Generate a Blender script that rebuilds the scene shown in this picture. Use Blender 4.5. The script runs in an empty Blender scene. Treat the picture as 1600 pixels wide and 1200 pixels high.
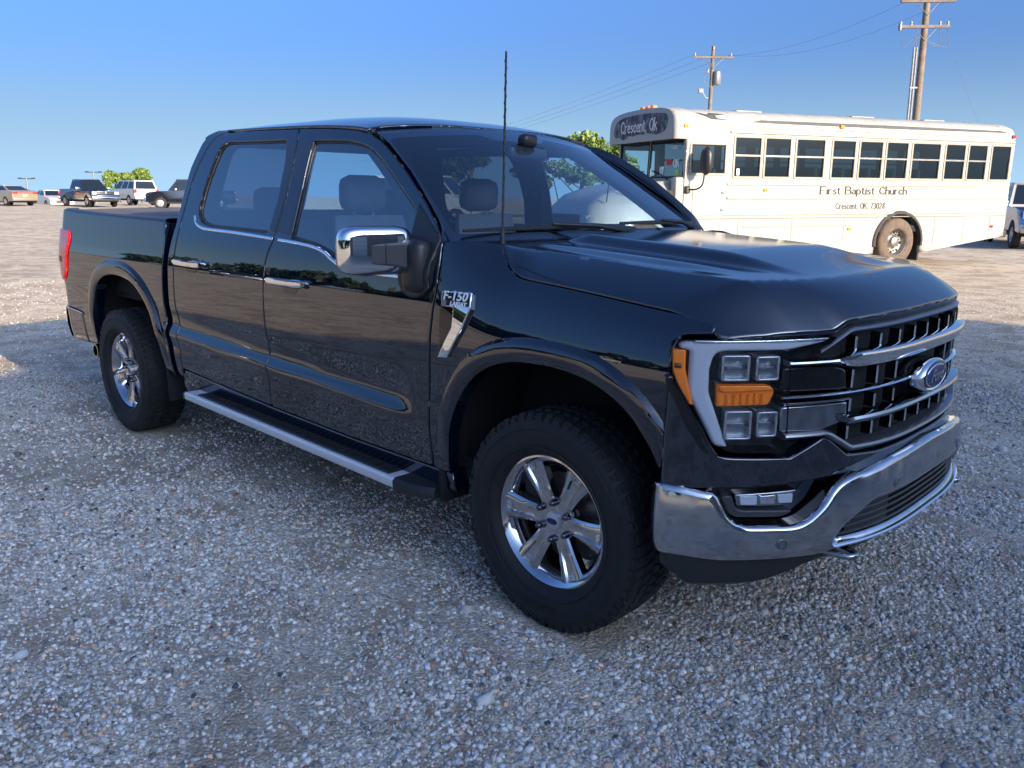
import bpy, bmesh, math, random, bisect
import numpy as np
from mathutils import Vector, Matrix
from mathutils.geometry import delaunay_2d_cdt
random.seed(7); rng=np.random.default_rng(11)
SC_=bpy.context.scene
COL=SC_.collection
# ------------------------------------------------------------------ camera
CAM_POS=Vector((1.851,-3.074,1.562)); YAW,PITCH,ROLL=[math.radians(a) for a in (133.853,12.773,.517)]
FPX=1290.8
_f=Vector((math.cos(PITCH)*math.cos(YAW),math.cos(PITCH)*math.sin(YAW),-math.sin(PITCH)))
_r=Vector((math.sin(YAW),-math.cos(YAW),0)); _u=_r.cross(_f)
_r2=_r*math.cos(ROLL)+_u*math.sin(ROLL); _u2=_u*math.cos(ROLL)-_r*math.sin(ROLL)
cam=bpy.data.cameras.new('camera'); camo=bpy.data.objects.new('camera',cam); COL.objects.link(camo)
cam.sensor_fit='HORIZONTAL'; cam.sensor_width=36; cam.lens=FPX/1600*36; cam.clip_start=.05; cam.clip_end=6000
M=Matrix((_r2,_u2,-_f)).transposed().to_4x4(); M.translation=CAM_POS; camo.matrix_world=M
SC_.camera=camo
# ------------------------------------------------------------------ sky, sun, exposure
SUN_EL=math.radians(18.0); SUN_ROT=math.radians(93.5)
W=bpy.data.worlds.new('World'); SC_.world=W; W.use_nodes=True
nt=W.node_tree; sky=nt.nodes.new('ShaderNodeTexSky'); sky.sky_type='NISHITA'; sky.sun_disc=False
sky.sun_elevation=SUN_EL; sky.sun_rotation=SUN_ROT; sky.altitude=300; sky.air_density=.7; sky.dust_density=8.0; sky.ozone_density=7.5
# pale clear-day horizon, the same all round
_tc=nt.nodes.new('ShaderNodeTexCoord'); _sx=nt.nodes.new('ShaderNodeSeparateXYZ'); nt.links.new(_tc.outputs['Generated'],_sx.inputs[0])
_rp=nt.nodes.new('ShaderNodeMapRange'); _rp.interpolation_type='SMOOTHERSTEP'; _rp.inputs[1].default_value=-.02; _rp.inputs[2].default_value=.20; _rp.inputs[3].default_value=.88; _rp.inputs[4].default_value=0; nt.links.new(_sx.outputs[2],_rp.inputs[0])
_mx=nt.nodes.new('ShaderNodeMix'); _mx.data_type='RGBA'; nt.links.new(_rp.outputs[0],_mx.inputs[0]); nt.links.new(sky.outputs[0],_mx.inputs[6]); _mx.inputs[7].default_value=(1.42,2.28,3.15,1)
nt.links.new(_mx.outputs[2],nt.nodes['Background'].inputs[0]); nt.nodes['Background'].inputs[1].default_value=.15
sd=Vector((math.sin(SUN_ROT)*math.cos(SUN_EL),math.cos(SUN_ROT)*math.cos(SUN_EL),math.sin(SUN_EL)))
sl=bpy.data.lights.new('sun','SUN'); sl.energy=4.0; sl.angle=math.radians(.55); sl.color=(1,.78,.51)
slo=bpy.data.objects.new('sun',sl); COL.objects.link(slo); slo.rotation_euler=(-sd).to_track_quat('-Z','Y').to_euler()
vs=SC_.view_settings; vs.view_transform='Standard'; vs.look='None'; vs.gamma=1; vs.exposure=1.26; vs.use_curve_mapping=False
# ------------------------------------------------------------------ materials
MAT={}
def new_mat(name):
    m=bpy.data.materials.new(name); m.use_nodes=True; MAT[name]=m
    return m,m.node_tree,m.node_tree.nodes['Principled BSDF']
def nd(t,kind,**kw):
    n=t.nodes.new(kind)
    for k,v in kw.items():
        if k=='inp':
            for a,b in v.items(): n.inputs[a].default_value=b
        else: setattr(n,k,v)
    return n
def ramp(t,src,stops):
    r=t.nodes.new('ShaderNodeValToRGB'); e=r.color_ramp.elements
    while len(e)<len(stops): e.new(.5)
    for q,(p,c) in zip(e,stops): q.position=p; q.color=(c[0],c[1],c[2],1) if not isinstance(c,(int,float)) else (c,c,c,1)
    t.links.new(src,r.inputs[0]); return r
def simple(name,col,rough=.5,metal=0,coat=0,ior=1.5,var=0,scale=8,bump=0,bscale=60,rvar=0):
    m,t,b=new_mat(name); b.inputs['Base Color'].default_value=(*col,1); b.inputs['Roughness'].default_value=rough
    b.inputs['Metallic'].default_value=metal; b.inputs['Coat Weight'].default_value=coat; b.inputs['Coat Roughness'].default_value=.03; b.inputs['IOR'].default_value=ior
    if var or bump or rvar:
        tc=nd(t,'ShaderNodeTexCoord')
        n=nd(t,'ShaderNodeTexNoise',inp={'Scale':scale,'Detail':6,'Roughness':.6}); t.links.new(tc.outputs['Object'],n.inputs['Vector'])
        if var:
            r=ramp(t,n.outputs[0],[(.3,[c*(1-var) for c in col]),(.7,[min(1,c*(1+var)) for c in col])]); t.links.new(r.outputs[0],b.inputs['Base Color'])
        if rvar:
            r=ramp(t,n.outputs[0],[(.3,max(0,rough-rvar)),(.7,min(1,rough+rvar))]); t.links.new(r.outputs[0],b.inputs['Roughness'])
        if bump:
            n2=nd(t,'ShaderNodeTexNoise',inp={'Scale':bscale,'Detail':4}); t.links.new(tc.outputs['Object'],n2.inputs['Vector'])
            bp=nd(t,'ShaderNodeBump',inp={'Strength':bump,'Distance':.01}); t.links.new(n2.outputs[0],bp.inputs['Height']); t.links.new(bp.outputs[0],b.inputs['Normal'])
    return m
def glass(name,tint,refl=1.0,ior=1.52,rough=.0):
    m=bpy.data.materials.new(name); m.use_nodes=True; MAT[name]=m; t=m.node_tree; t.nodes.clear()
    o=nd(t,'ShaderNodeOutputMaterial'); mx=nd(t,'ShaderNodeMixShader'); tr=nd(t,'ShaderNodeBsdfTransparent'); gl=nd(t,'ShaderNodeBsdfGlossy'); fr=nd(t,'ShaderNodeFresnel')
    tr.inputs[0].default_value=(*tint,1); gl.inputs[0].default_value=(refl,refl,refl,1); gl.inputs['Roughness'].default_value=rough; fr.inputs[0].default_value=ior
    geo=nd(t,'ShaderNodeNewGeometry'); ml=nd(t,'ShaderNodeMath',operation='MULTIPLY'); sb=nd(t,'ShaderNodeMath',operation='SUBTRACT'); sb.inputs[0].default_value=1
    t.links.new(geo.outputs['Backfacing'],sb.inputs[1]); t.links.new(fr.outputs[0],ml.inputs[0]); t.links.new(sb.outputs[0],ml.inputs[1])
    t.links.new(ml.outputs[0],mx.inputs[0]); t.links.new(tr.outputs[0],mx.inputs[1]); t.links.new(gl.outputs[0],mx.inputs[2]); t.links.new(mx.outputs[0],o.inputs[0])
    return m
simple('paint_black',(.0020,.0052,.0145),.05,0,1.0,1.5)
MAT['paint_black'].node_tree.nodes['Principled BSDF'].inputs['Coat IOR'].default_value=1.92; MAT['paint_black'].node_tree.nodes['Principled BSDF'].inputs['Specular IOR Level'].default_value=0; MAT['paint_black'].node_tree.nodes['Principled BSDF'].inputs['Coat Roughness'].default_value=.012
simple('paint_hood',(.0022,.0056,.0150),.05,0,1.0,1.5,rvar=.02)
_h=MAT['paint_hood'].node_tree.nodes['Principled BSDF'].inputs; _h['Coat IOR'].default_value=2.0; _h['Coat Roughness'].default_value=.085; _h['Specular IOR Level'].default_value=0
simple('plastic_black',(.016,.017,.019),.42,bump=.08,bscale=300)
simple('plastic_grey',(.035,.038,.044),.42,bump=.05,bscale=300)
simple('matt_black',(.006,.006,.007),.8)
simple('gloss_black',(.003,.003,.004),.06,0,.3)
simple('chrome',(.78,.79,.81),.035,1)
simple('chrome_dusty',(.50,.515,.54),.13,1,rvar=.09,scale=22,var=.14)
simple('chrome_dark',(.36,.37,.40),.07,1)
simple('satin_grey',(.24,.25,.27),.32,.85)
simple('alu_board',(.70,.71,.73),.38,.25,bump=.03,bscale=200)
simple('rubber',(.0085,.009,.0105),.72,var=.35,scale=30,bump=.05,bscale=120)
simple('steel_dark',(.06,.058,.055),.6,.6,var=.3)
simple('brake_disc',(.22,.19,.16),.45,.8,var=.3,scale=25)
simple('amber',(.95,.22,.012),.16,0,.5)
simple('amber_dark',(.12,.03,.004),.3)
simple('red_lens',(.48,.008,.012),.12,0,.8)
simple('drl_white',(.47,.50,.55),.22,0,.4)
simple('seat_leather',(.10,.10,.105),.5,bump=.1,bscale=90,var=.12)
simple('interior_dark',(.022,.023,.026),.6,bump=.05,bscale=200)
simple('interior_grey',(.10,.105,.11),.7)
simple('headliner',(.02,.021,.023),.9)
simple('badge_blue',(.006,.020,.10),.32,.1,0)
simple('white_mark',(.75,.76,.78),.3)
simple('tonneau',(.11,.10,.09),.65,bump=.1,bscale=400,var=.3,scale=3)
glass('glass_clear',(.74,.85,.92),1.0,2.1)
glass('glass_tint',(.12,.15,.18),1.0,2.45)
glass('glass_front',(.52,.66,.76),1.0,2.3)
glass('lens_clear',(.93,.95,.97),.9,1.42)
# ------------------------------------------------------------------ mesh helpers
def obj(name,verts,faces,mat,parent=None,smooth=False,normals=None,kind=None):
    me=bpy.data.meshes.new(name); me.from_pydata([tuple(v) for v in verts],[],faces); me.update()
    if mat is not None: me.materials.append(MAT[mat] if isinstance(mat,str) else mat)
    if smooth: me.polygons.foreach_set('use_smooth',[True]*len(me.polygons))
    o=bpy.data.objects.new(name,me); COL.objects.link(o)
    if parent: o.parent=parent
    if kind: o['kind']=kind
    return o
def empty(name,loc=(0,0,0),rz=0):
    o=bpy.data.objects.new(name,None); COL.objects.link(o); o.location=loc; o.rotation_euler=(0,0,rz); o.empty_display_size=.3
    return o
def tag(o,label,cat,group=None):
    o['label']=label; o['category']=cat
    if group: o['group']=group
    return o
def smooth_by_angle(o,deg=35):
    me=o.data; me.polygons.foreach_set('use_smooth',[True]*len(me.polygons))
    bm=bmesh.new(); bm.from_mesh(me); a=math.radians(deg)
    for e in bm.edges: e.smooth=not(len(e.link_faces)==2 and e.calc_face_angle(0)>a)
    bm.to_mesh(me); bm.free(); return o
class MB:
    def __init__(s): s.v=[]; s.f=[]
    def add(s,v,f):
        n=len(s.v); s.v+= [tuple(p) for p in v]; s.f+=[tuple(i+n for i in q) for q in f]; return s
    def box(s,a,b,bev=0):
        x0,y0,z0=[min(p,q) for p,q in zip(a,b)]; x1,y1,z1=[max(p,q) for p,q in zip(a,b)]
        if bev:
            t=MB(); bm=bmesh.new(); bmesh.ops.create_cube(bm,size=1)
            for v in bm.verts: v.co=Vector((x0+(v.co.x+.5)*(x1-x0),y0+(v.co.y+.5)*(y1-y0),z0+(v.co.z+.5)*(z1-z0)))
            bmesh.ops.bevel(bm,geom=list(bm.edges),offset=min(bev,.49*min(x1-x0,y1-y0,z1-z0)),segments=2,affect='EDGES',profile=.5)
            bm.verts.index_update(); s.add([v.co.copy() for v in bm.verts],[[v.index for v in f.verts] for f in bm.faces]); bm.free(); return s
        return s.add([(x0,y0,z0),(x1,y0,z0),(x1,y1,z0),(x0,y1,z0),(x0,y0,z1),(x1,y0,z1),(x1,y1,z1),(x0,y1,z1)],
                     [(0,3,2,1),(4,5,6,7),(0,1,5,4),(1,2,6,5),(2,3,7,6),(3,0,4,7)])
    def tube(s,pts,r,n=8,cap=True):
        pts=[Vector(p) for p in pts]; rs=r if isinstance(r,(list,tuple)) else [r]*len(pts); base=len(s.v); ref=None
        for i,p in enumerate(pts):
            d=(pts[min(i+1,len(pts)-1)]-pts[max(i-1,0)]).normalized()
            if ref is None: ref=Vector((0,0,1)) if abs(d.z)<.9 else Vector((1,0,0))
            a=(ref-d*ref.dot(d)).normalized(); b=d.cross(a); ref=a
            for k in range(n): s.v.append(tuple(p+(a*math.cos(2*math.pi*k/n)+b*math.sin(2*math.pi*k/n))*rs[i]))
        for i in range(len(pts)-1):
            for k in range(n):
                k2=(k+1)%n; s.f.append((base+i*n+k,base+i*n+k2,base+(i+1)*n+k2,base+(i+1)*n+k))
        if cap:
            s.f.append(tuple(base+k for k in range(n-1,-1,-1))); e=base+(len(pts)-1)*n; s.f.append(tuple(e+k for k in range(n)))
        return s
    def lathe(s,prof,n=48,axis='y',c=(0,0,0),closed=False,a0=0,a1=None):
        base=len(s.v); full=a1 is None; a1=a0+2*math.pi if full else a1; m=n if full else n+1
        for k in range(m):
            a=a0+(a1-a0)*k/n; ca,sa=math.cos(a),math.sin(a)
            for (rr,h) in prof:
                p={'y':(rr*ca,h,rr*sa),'z':(rr*ca,rr*sa,h),'x':(h,rr*ca,rr*sa)}[axis]
                s.v.append((p[0]+c[0],p[1]+c[1],p[2]+c[2]))
        L=len(prof)
        for k in range(n):
            k2=(k+1)%m
            for i in range(L if closed else L-1):
                j=(i+1)%L; s.f.append((base+k*L+i,base+k*L+j,base+k2*L+j,base+k2*L+i))
        return s
    def prism(s,poly,a,b,plane='xz'):
        """extrude a 2D polygon between a and b along the third axis"""
        def P(u,v,w): return {'xz':(u,w,v),'xy':(u,v,w),'yz':(w,u,v)}[plane]
        n=len(poly); base=len(s.v)
        s.v+=[P(u,v,a) for u,v in poly]+[P(u,v,b) for u,v in poly]
        s.f.append(tuple(base+i for i in range(n))); s.f.append(tuple(base+n+i for i in range(n-1,-1,-1)))
        for i in range(n):
            j=(i+1)%n; s.f.append((base+i,base+n+i,base+n+j,base+j))
        return s
    def build(s,name,mat,parent=None,smooth=None,kind=None,fix=True):
        o=obj(name,s.v,s.f,mat,parent,kind=kind)
        if fix:
            bm=bmesh.new(); bm.from_mesh(o.data); bmesh.ops.recalc_face_normals(bm,faces=bm.faces[:]); bm.to_mesh(o.data); bm.free()
        if smooth: smooth_by_angle(o,smooth)
        return o
def fillet(poly,n=5):
    """poly: (u,v) or (u,v,r); closed; rounds the corners with r"""
    out=[]; N=len(poly)
    for i,p in enumerate(poly):
        if len(p)<3 or p[2]<=0: out.append((p[0],p[1])); continue
        P=Vector(p[:2]); A=Vector(poly[i-1][:2]); B=Vector(poly[(i+1)%N][:2])
        a=(A-P); b=(B-P); la,lb=a.length,b.length; a.normalize(); b.normalize()
        d=min(p[2],la*.49,lb*.49); 
        for k in range(n+1):
            t=k/n; q=P+a*d*(1-t)**2+b*d*t**2
            out.append((q.x,q.y))
    return out
def catmull(pts,n=6,closed=False):
    pts=[Vector(p) for p in pts]; out=[]; N=len(pts); m=N if closed else N-1
    for i in range(m):
        p0=pts[(i-1)%N] if closed or i>0 else pts[0]*2-pts[1]; p1=pts[i]; p2=pts[(i+1)%N]; p3=pts[(i+2)%N] if closed or i+2<N else p2*2-p1
        for k in range(n):
            t=k/n; out.append(.5*((2*p1)+(p2-p0)*t+(2*p0-5*p1+4*p2-p3)*t*t+(3*p1-p0-3*p2+p3)*t**3))
    if not closed: out.append(pts[-1])
    return [tuple(p) for p in out]
def resample(poly,sp):
    out=[]
    for i,p in enumerate(poly):
        q=poly[(i+1)%len(poly)]; L=math.hypot(q[0]-p[0],q[1]-p[1])
        if L<1e-5: continue
        n=max(1,int(math.ceil(L/sp)))
        for k in range(n): out.append((p[0]+(q[0]-p[0])*k/n,p[1]+(q[1]-p[1])*k/n))
    return out
def inpoly(P,poly):
    x,y=P[:,0],P[:,1]; c=np.zeros(len(P),bool); a=np.array(poly); b=np.roll(a,-1,0)
    for (x1,y1),(x2,y2) in zip(a,b):
        if y1==y2: continue
        k=((y1>y)!=(y2>y))&(x<(x2-x1)*(y-y1)/(y2-y1)+x1); c^=k
    return c
def nearest(P,loops):
    best=np.full(len(P),1e9); near=np.zeros_like(P)
    for poly in loops:
        a=np.array(poly); b=np.roll(a,-1,0)
        for p,q in zip(a,b):
            d=q-p; L=d@d
            if L<1e-14: continue
            t=np.clip(((P-p)@d)/L,0,1); n=p+t[:,None]*d; e=np.hypot(*(P-n).T); k=e<best; best[k]=e[k]; near[k]=n[k]
    return best,near
def panel(name,outer,fn,mat,parent,holes=(),sp=.04,rnd=.006,flange=.025,flip=False,lines=()):
    """a sheet over (u,v) bounded by outer minus holes; fn(u,v)->xyz; rounded, turned-in edges; normals from fn"""
    loops=[resample(outer,sp)]+[resample(h,sp) for h in holes]
    allb=np.array([p for l in loops for p in l]); lo=allb.min(0); hi=allb.max(0)
    g=np.stack(np.meshgrid(np.arange(lo[0]+sp*.37,hi[0],sp),np.arange(lo[1]+sp*.41,hi[1],sp)),-1).reshape(-1,2)
    def inside(P):
        k=inpoly(P,loops[0])
        for h in loops[1:]: k&=~inpoly(P,h)
        return k
    cand=[]
    if rnd:
        fine=[resample(l,max(rnd*1.2,sp*.6)) for l in loops]
        for li,l in enumerate(fine):
            a=np.array(l); t=np.roll(a,-1,0)-np.roll(a,1,0); t/=np.maximum(1e-9,np.hypot(*t.T))[:,None]; nn=np.stack([-t[:,1],t[:,0]],1)
            for d in (.25*rnd,.6*rnd,1.05*rnd):
                for sg in (1,-1):
                    P=a+nn*sg*d; k=inside(P)
                    if k.any():
                        P=P[k]; e,_=nearest(P,loops); cand.append(P[e>d*.93])
    if len(g):
        g=g[inside(g)]
        if len(g):
            e,_=nearest(g,loops); g=g[e>max(sp*.35,rnd*1.5)]; cand.append(g)
    pts=[tuple(p) for p in allb]; nb=len(pts)
    for c in cand: pts+= [tuple(p) for p in c]
    edges=[]; k=0
    for l in loops:
        n=len(l); edges+=[(k+i,k+(i+1)%n) for i in range(n)]; k+=n
    for ln in lines:
        ln=[tuple(p) for p in ln]; P=np.array(ln); e,_=nearest(P,loops); kk=inside(P)&(e>rnd*1.2+.002); k0=None
        for p,okp in zip(ln,kk):
            if okp:
                pts.append(p)
                if k0 is not None: edges.append((k0,len(pts)-1))
                k0=len(pts)-1
            else: k0=None
    r=delaunay_2d_cdt([Vector(p) for p in pts],edges,[],0,1e-6)
    V=np.array([tuple(v) for v in r[0]]); F=np.array([f for f in r[2] if len(f)==3])
    cen=V[F].mean(1); F=F[inside(cen)]
    h=2e-3
    P0=np.array([fn(u,v) for u,v in V]); PU=np.array([fn(u+h,v) for u,v in V])-np.array([fn(u-h,v) for u,v in V]); PV=np.array([fn(u,v+h) for u,v in V])-np.array([fn(u,v-h) for u,v in V])
    TU=PU/(2*h); TV=PV/(2*h)
    N=np.cross(TU,TV); N/=np.linalg.norm(N,axis=1)[:,None]
    if flip: N=-N
    pos=P0.copy(); NN=N.copy()
    d,near=nearest(V,loops)
    if rnd:
        t=np.clip(1-d/rnd,0,1); pos-=N*(rnd*(1-np.sqrt(1-np.minimum(t,.999)**2)))[:,None]
        w=near-V; wl=np.maximum(1e-9,np.hypot(*w.T)); w=w/wl[:,None]
        # outward direction for boundary verts: from local edge normals
        kk=d<1e-6
        if kk.any():
            # estimate by averaging inward triangle centroids
            acc=np.zeros_like(V); 
            for j in range(3): np.add.at(acc,F[:,j],cen[inside(cen)]-V[F[:,j]])
            w[kk]=-acc[kk]/np.maximum(1e-9,np.hypot(*acc[kk].T))[:,None]
        D=TU*w[:,:1]+TV*w[:,1:]; D-=N*(D*N).sum(1)[:,None]; D/=np.maximum(1e-9,np.linalg.norm(D,axis=1))[:,None]
        tt=np.minimum(t,.96)
        NN=N*np.sqrt(1-tt**2)[:,None]+D*tt[:,None]
    # boundary edges
    cnt={}
    for f in F:
        for i in range(3):
            e=(f[i],f[(i+1)%3]); cnt[e]=1
    bd=[e for e in cnt if (e[1],e[0]) not in cnt]
    verts=[tuple(p) for p in pos]; faces=[tuple(int(i) for i in (f[::-1] if flip else f)) for f in F]; nsurf=len(faces)
    lnorm=[]
    for f in faces:
        for i in f: lnorm.append(tuple(NN[i]))
    if flange:
        mp={}
        for a,b in bd:
            for q in (a,b):
                if q not in mp:
                    mp[q]=len(verts); verts.append(tuple(pos[q])); verts.append(tuple(pos[q]-N[q]*flange))
        for a,b in bd:
            q=(mp[b],mp[a],mp[a]+1,mp[b]+1)
            if flip: q=q[::-1]
            faces.append(tuple(int(i) for i in q))
            A,B,C_=[Vector(verts[i]) for i in (q[0],q[1],q[2])]; nf=(B-A).cross(C_-A); nf=nf.normalized() if nf.length>0 else Vector((0,0,1))
            lnorm+= [tuple(nf)]*4
    o=obj(name,verts,faces,mat,parent,smooth=True)
    o.data.normals_split_custom_set(lnorm)
    return o
def text_mesh(txt,size,depth=.002,align='CENTER',shear=0,space=1.0,offset=0,res=3):
    c=bpy.data.curves.new('t','FONT'); c.body=txt; c.size=size; c.extrude=depth; c.align_x=align; c.align_y='CENTER'; c.shear=shear; c.space_character=space; c.offset=offset; c.resolution_u=res
    o=bpy.data.objects.new('t',c); COL.objects.link(o); bpy.context.view_layer.update()
    me=bpy.data.meshes.new_from_object(o.evaluated_get(bpy.context.evaluated_depsgraph_get()))
    v=[tuple(p.co) for p in me.vertices]; f=[tuple(p.vertices) for p in me.polygons]
    bpy.data.objects.remove(o); bpy.data.curves.remove(c); bpy.data.meshes.remove(me)
    return v,f
# ------------------------------------------------------------------ truck surfaces
def pchip(tab):
    xs=[a for a,b in tab]; ys=[b for a,b in tab]; n=len(xs)
    h=[xs[i+1]-xs[i] for i in range(n-1)]; d=[(ys[i+1]-ys[i])/h[i] for i in range(n-1)]
    m=[0.0]*n
    m[0]=d[0]; m[-1]=d[-1]
    for i in range(1,n-1):
        if d[i-1]*d[i]>0:
            w1=2*h[i]+h[i-1]; w2=h[i]+2*h[i-1]
            m[i]=(w1+w2)/(w1/d[i-1]+w2/d[i])
    def f(x):
        if x<=xs[0]: return ys[0]+m[0]*(x-xs[0])
        if x>=xs[-1]: return ys[-1]+m[-1]*(x-xs[-1])
        i=bisect.bisect_right(xs,x)-1
        t=(x-xs[i])/h[i]
        return ((1+2*t)*(1-t)**2*ys[i]+t*(1-t)**2*h[i]*m[i]+t*t*(3-2*t)*ys[i+1]+t*t*(t-1)*h[i]*m[i+1])
    return f
def sst(a,b,x):
    t=min(1,max(0,(x-a)/(b-a))); return t*t*(3-2*t)
WB=pchip([(.38,.930),(.45,.955),(.50,.9635),(.55,.968),(.60,.971),(.655,.976),(.78,.976),(.86,.979),(.95,.985),(1.03,.988),(1.10,.9868),(1.15,.9845),(1.19,.980),(1.26,.970),(1.33,.956),(1.39,.940),(1.5,.909),(1.65,.864),(1.8,.808),(1.86,.780),(1.895,.755),(1.92,.715),(1.935,.66)])
SC=pchip([(.60,0),(.64,.005),(.668,.013),(.680,.0125),(.732,-.012),(.742,-.014),(.80,-.009),(.90,0),(.95,0)])
WF=(0.0,.41,.525,.59); WR=(-3.70,.41,.545,.64)
def arch_rho(x,z,w):
    xc,zc,a,b=w; n=2.5; dx=abs(x-xc)/a; dz=max(0,(z-zc)/b)
    return (dx**n+dz**n)**(1/n)
def zshut(x): return 1.262-.075*(x-.0) if x<.2 else 1.247-.055*(x-.2)
def S(x,z):
    rk=max(0,min(.075,(-x-.9)*.036))*(1-sst(.8,1.0,z))
    zz=z-rk
    y=WB(zz)
    sc=SC(zz) if .6<zz<.95 else 0
    y+=sc*sst(-.70,-.86,x)*sst(-3.13,-3.02,x)
    if x>-.62 and z>1.0:
        zs=zshut(x); yf=.985-.085*(max(0,z-1.0)/(zs-1.0))**2.3
        t=sst(-.62,-.18,x); y=y*(1-t)+yf*t
    if x<-2.95 and z>1.2:   # bed upper side slightly fuller
        t=sst(-2.95,-3.05,x); y=y*(1-t)+(WB(1.2)-(z-1.2)*.18)*t
    if x<-4.68: y-=((-4.68-x)/.20)**2*.11
    if x>.28: y-=(x-.28)**2*.15
    return y
def Xf(y,x0): 
    a=abs(y); return x0-.40*a**3-max(0,a-.90)**2*6
# ------------------------------------------------------------------ black pickup truck
simple('pillar_satin',(.012,.015,.022),.28,0,.3)
truck=empty('pickup_truck')
tag(truck,'black crew cab pickup truck with chrome bumper and long whip antenna','pickup truck')
def sidefn(s,off=0.0): return lambda x,z:(x,s*(S(x,z)+off),z)
def side_panel(name,poly,mat,s,parent=truck,holes=(),off=0.0,**k):
    return panel(name,poly,sidefn(s,off),mat,parent,holes=holes,flip=(s>0),**k)
def fpt(y,z,x0,off=0.0):
    d=1e-3; dx=(Xf(y+d,x0)-Xf(y-d,x0))/(2*d); n=Vector((1,-dx,0)).normalized()
    return (Xf(y,x0)+n.x*off,y+n.y*off,z)
def front_panel(name,poly,mat,x0,parent=truck,holes=(),off=0.0,lean=0.0,**k):
    return panel(name,poly,lambda y,z:(lambda p:(p[0]-lean*(z-.9),p[1],p[2]))(fpt(y,z,x0,off)),mat,parent,holes=holes,**k)
def mir(poly,s): return [(s*a,)+tuple(r) for a,*r in poly]
def arch_curve(w,t0,t1,n=26,grow=1.0):
    xc,zc,a,b=w; o=[]
    for k in range(n+1):
        t=t0+(t1-t0)*k/n; c,q=math.cos(t),math.sin(t)
        o.append((xc+grow*a*math.copysign(abs(c)**.8,c),zc+grow*b*abs(q)**.8))
    return o
F_line=[(-.622,.47),(-.630,.69),(-.607,.987),(-.572,1.24),(-.577,1.392)]
B_line=[(-1.893,.49),(-1.880,.723),(-1.873,.95),(-1.863,1.156),(-1.843,1.27),(-1.795,1.372),(-1.757,1.545),(-1.765,1.74),(-1.80,1.85),(-1.822,1.879)]
ring_top=[(-2.42,1.893),(-2.15,1.888),(-1.822,1.879),(-1.60,1.870),(-1.416,1.858),(-1.30,1.846),(-1.203,1.826),(-1.12,1.797),(-1.063,1.770),(-.965,1.713),(-.863,1.648),(-.72,1.540),(-.625,1.455),(-.577,1.392)]
ring_rear=[(-2.42,1.893),(-2.53,1.891),(-2.61,1.884),(-2.665,1.862),(-2.705,1.82),(-2.735,1.76),(-2.765,1.69),(-2.785,1.618),(-2.805,1.50),(-2.825,1.39),(-2.855,1.21),(-2.868,1.07),(-2.885,.89),(-2.888,.77),(-2.895,.62),(-2.90,.548)]
def shift(l,dx=0,dz=0): return [(x+dx,z+dz) for x,z in l]
def inset(poly,d):
    # simple inward offset of a closed polygon (orientation independent)
    a=[Vector(p) for p in poly]; n=len(a); ar=sum(a[i].x*a[(i+1)%n].y-a[(i+1)%n].x*a[i].y for i in range(n)); sg=1 if ar>0 else -1; o=[]
    for i in range(n):
        e1=(a[i]-a[i-1]); e2=(a[(i+1)%n]-a[i])
        if e1.length<1e-9 or e2.length<1e-9: o.append(tuple(a[i])); continue
        e1.normalize(); e2.normalize(); n1=Vector((-e1.y,e1.x))*sg; n2=Vector((-e2.y,e2.x))*sg; m=(n1+n2)
        if m.length<.3: m=n1
        m.normalize(); o.append(tuple(a[i]+m*d/max(.4,m.dot(n1))))
    return o
front_door_poly=catmull(F_line[::-1],5)[:-1]+[(-.625,.475),(-1.2,.478),(-1.89,.495)]+catmull(B_line,5)[1:]+[p for p in ring_top if p[0]>-1.82][:-1]
rear_door_poly=catmull(B_line[::-1],5)[:-1]+[(-1.896,.497),(-2.4,.52),(-2.90,.546)]+catmull(ring_rear[::-1],3)[1:]+[(-2.15,1.888)]
win_r=fillet([(-2.500,1.838,.05),(-2.566,1.812,.05),(-2.622,1.60,.1),(-2.640,1.472,.06),(-2.585,1.412,.06),(-2.46,1.390,.05),(-1.872,1.378,.015),(-1.838,1.545),(-1.850,1.72),(-1.892,1.825,.02)])
win_f=fillet([(-1.650,1.812,.02),(-1.36,1.803,.08),(-1.185,1.772,.1),(-1.05,1.70,.06),(-.775,1.510,.03),(-.765,1.40),(-.775,1.262,.02),(-1.13,1.256,.08),(-1.27,1.290,.08),(-1.40,1.332,.08),(-1.650,1.362,.015),(-1.640,1.60)])
belt=catmull([(-2.672,1.448),(-2.640,1.408),(-2.575,1.386),(-2.48,1.377),(-2.196,1.370),(-1.81,1.354),(-1.50,1.337),(-1.37,1.316),(-1.285,1.282),(-1.19,1.252),(-1.08,1.244),(-.80,1.243)],8)
def band(line,w,cut=None):
    up=[];dn=[]
    L=[p for p in line if cut is None or cut[0]<=p[0]<=cut[1]]
    for i,p in enumerate(L):
        a=Vector(L[max(0,i-1)]);b=Vector(L[min(len(L)-1,i+1)]); t=(b-a).normalized(); n=Vector((-t.y,t.x)); P=Vector(p); up.append(tuple(P+n*w/2)); dn.append(tuple(P-n*w/2))
    return up+dn[::-1]
cowl_edge=[(-.577,1.392),(-.50,1.402),(-.42,1.402),(-.338,1.388)]
shutline=catmull([(-.338,1.388),(-.300,1.345),(-.268,1.312),(-.205,1.281),(-.10,1.270),(.06,1.257),(.328,1.233),(.50,1.217),(.602,1.205)],5)
fender_poly=inset(catmull(F_line,5)[:-1]+cowl_edge[:-1]+shutline+[(.612,1.172),(.56,1.163),(.512,1.158),(.500,1.12),(.499,1.06),(.505,.95),(.500,.80),(.490,.705)]+arch_curve(WF,.52,math.pi-.12,30)+[(-.525,.47)],.003)
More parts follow.
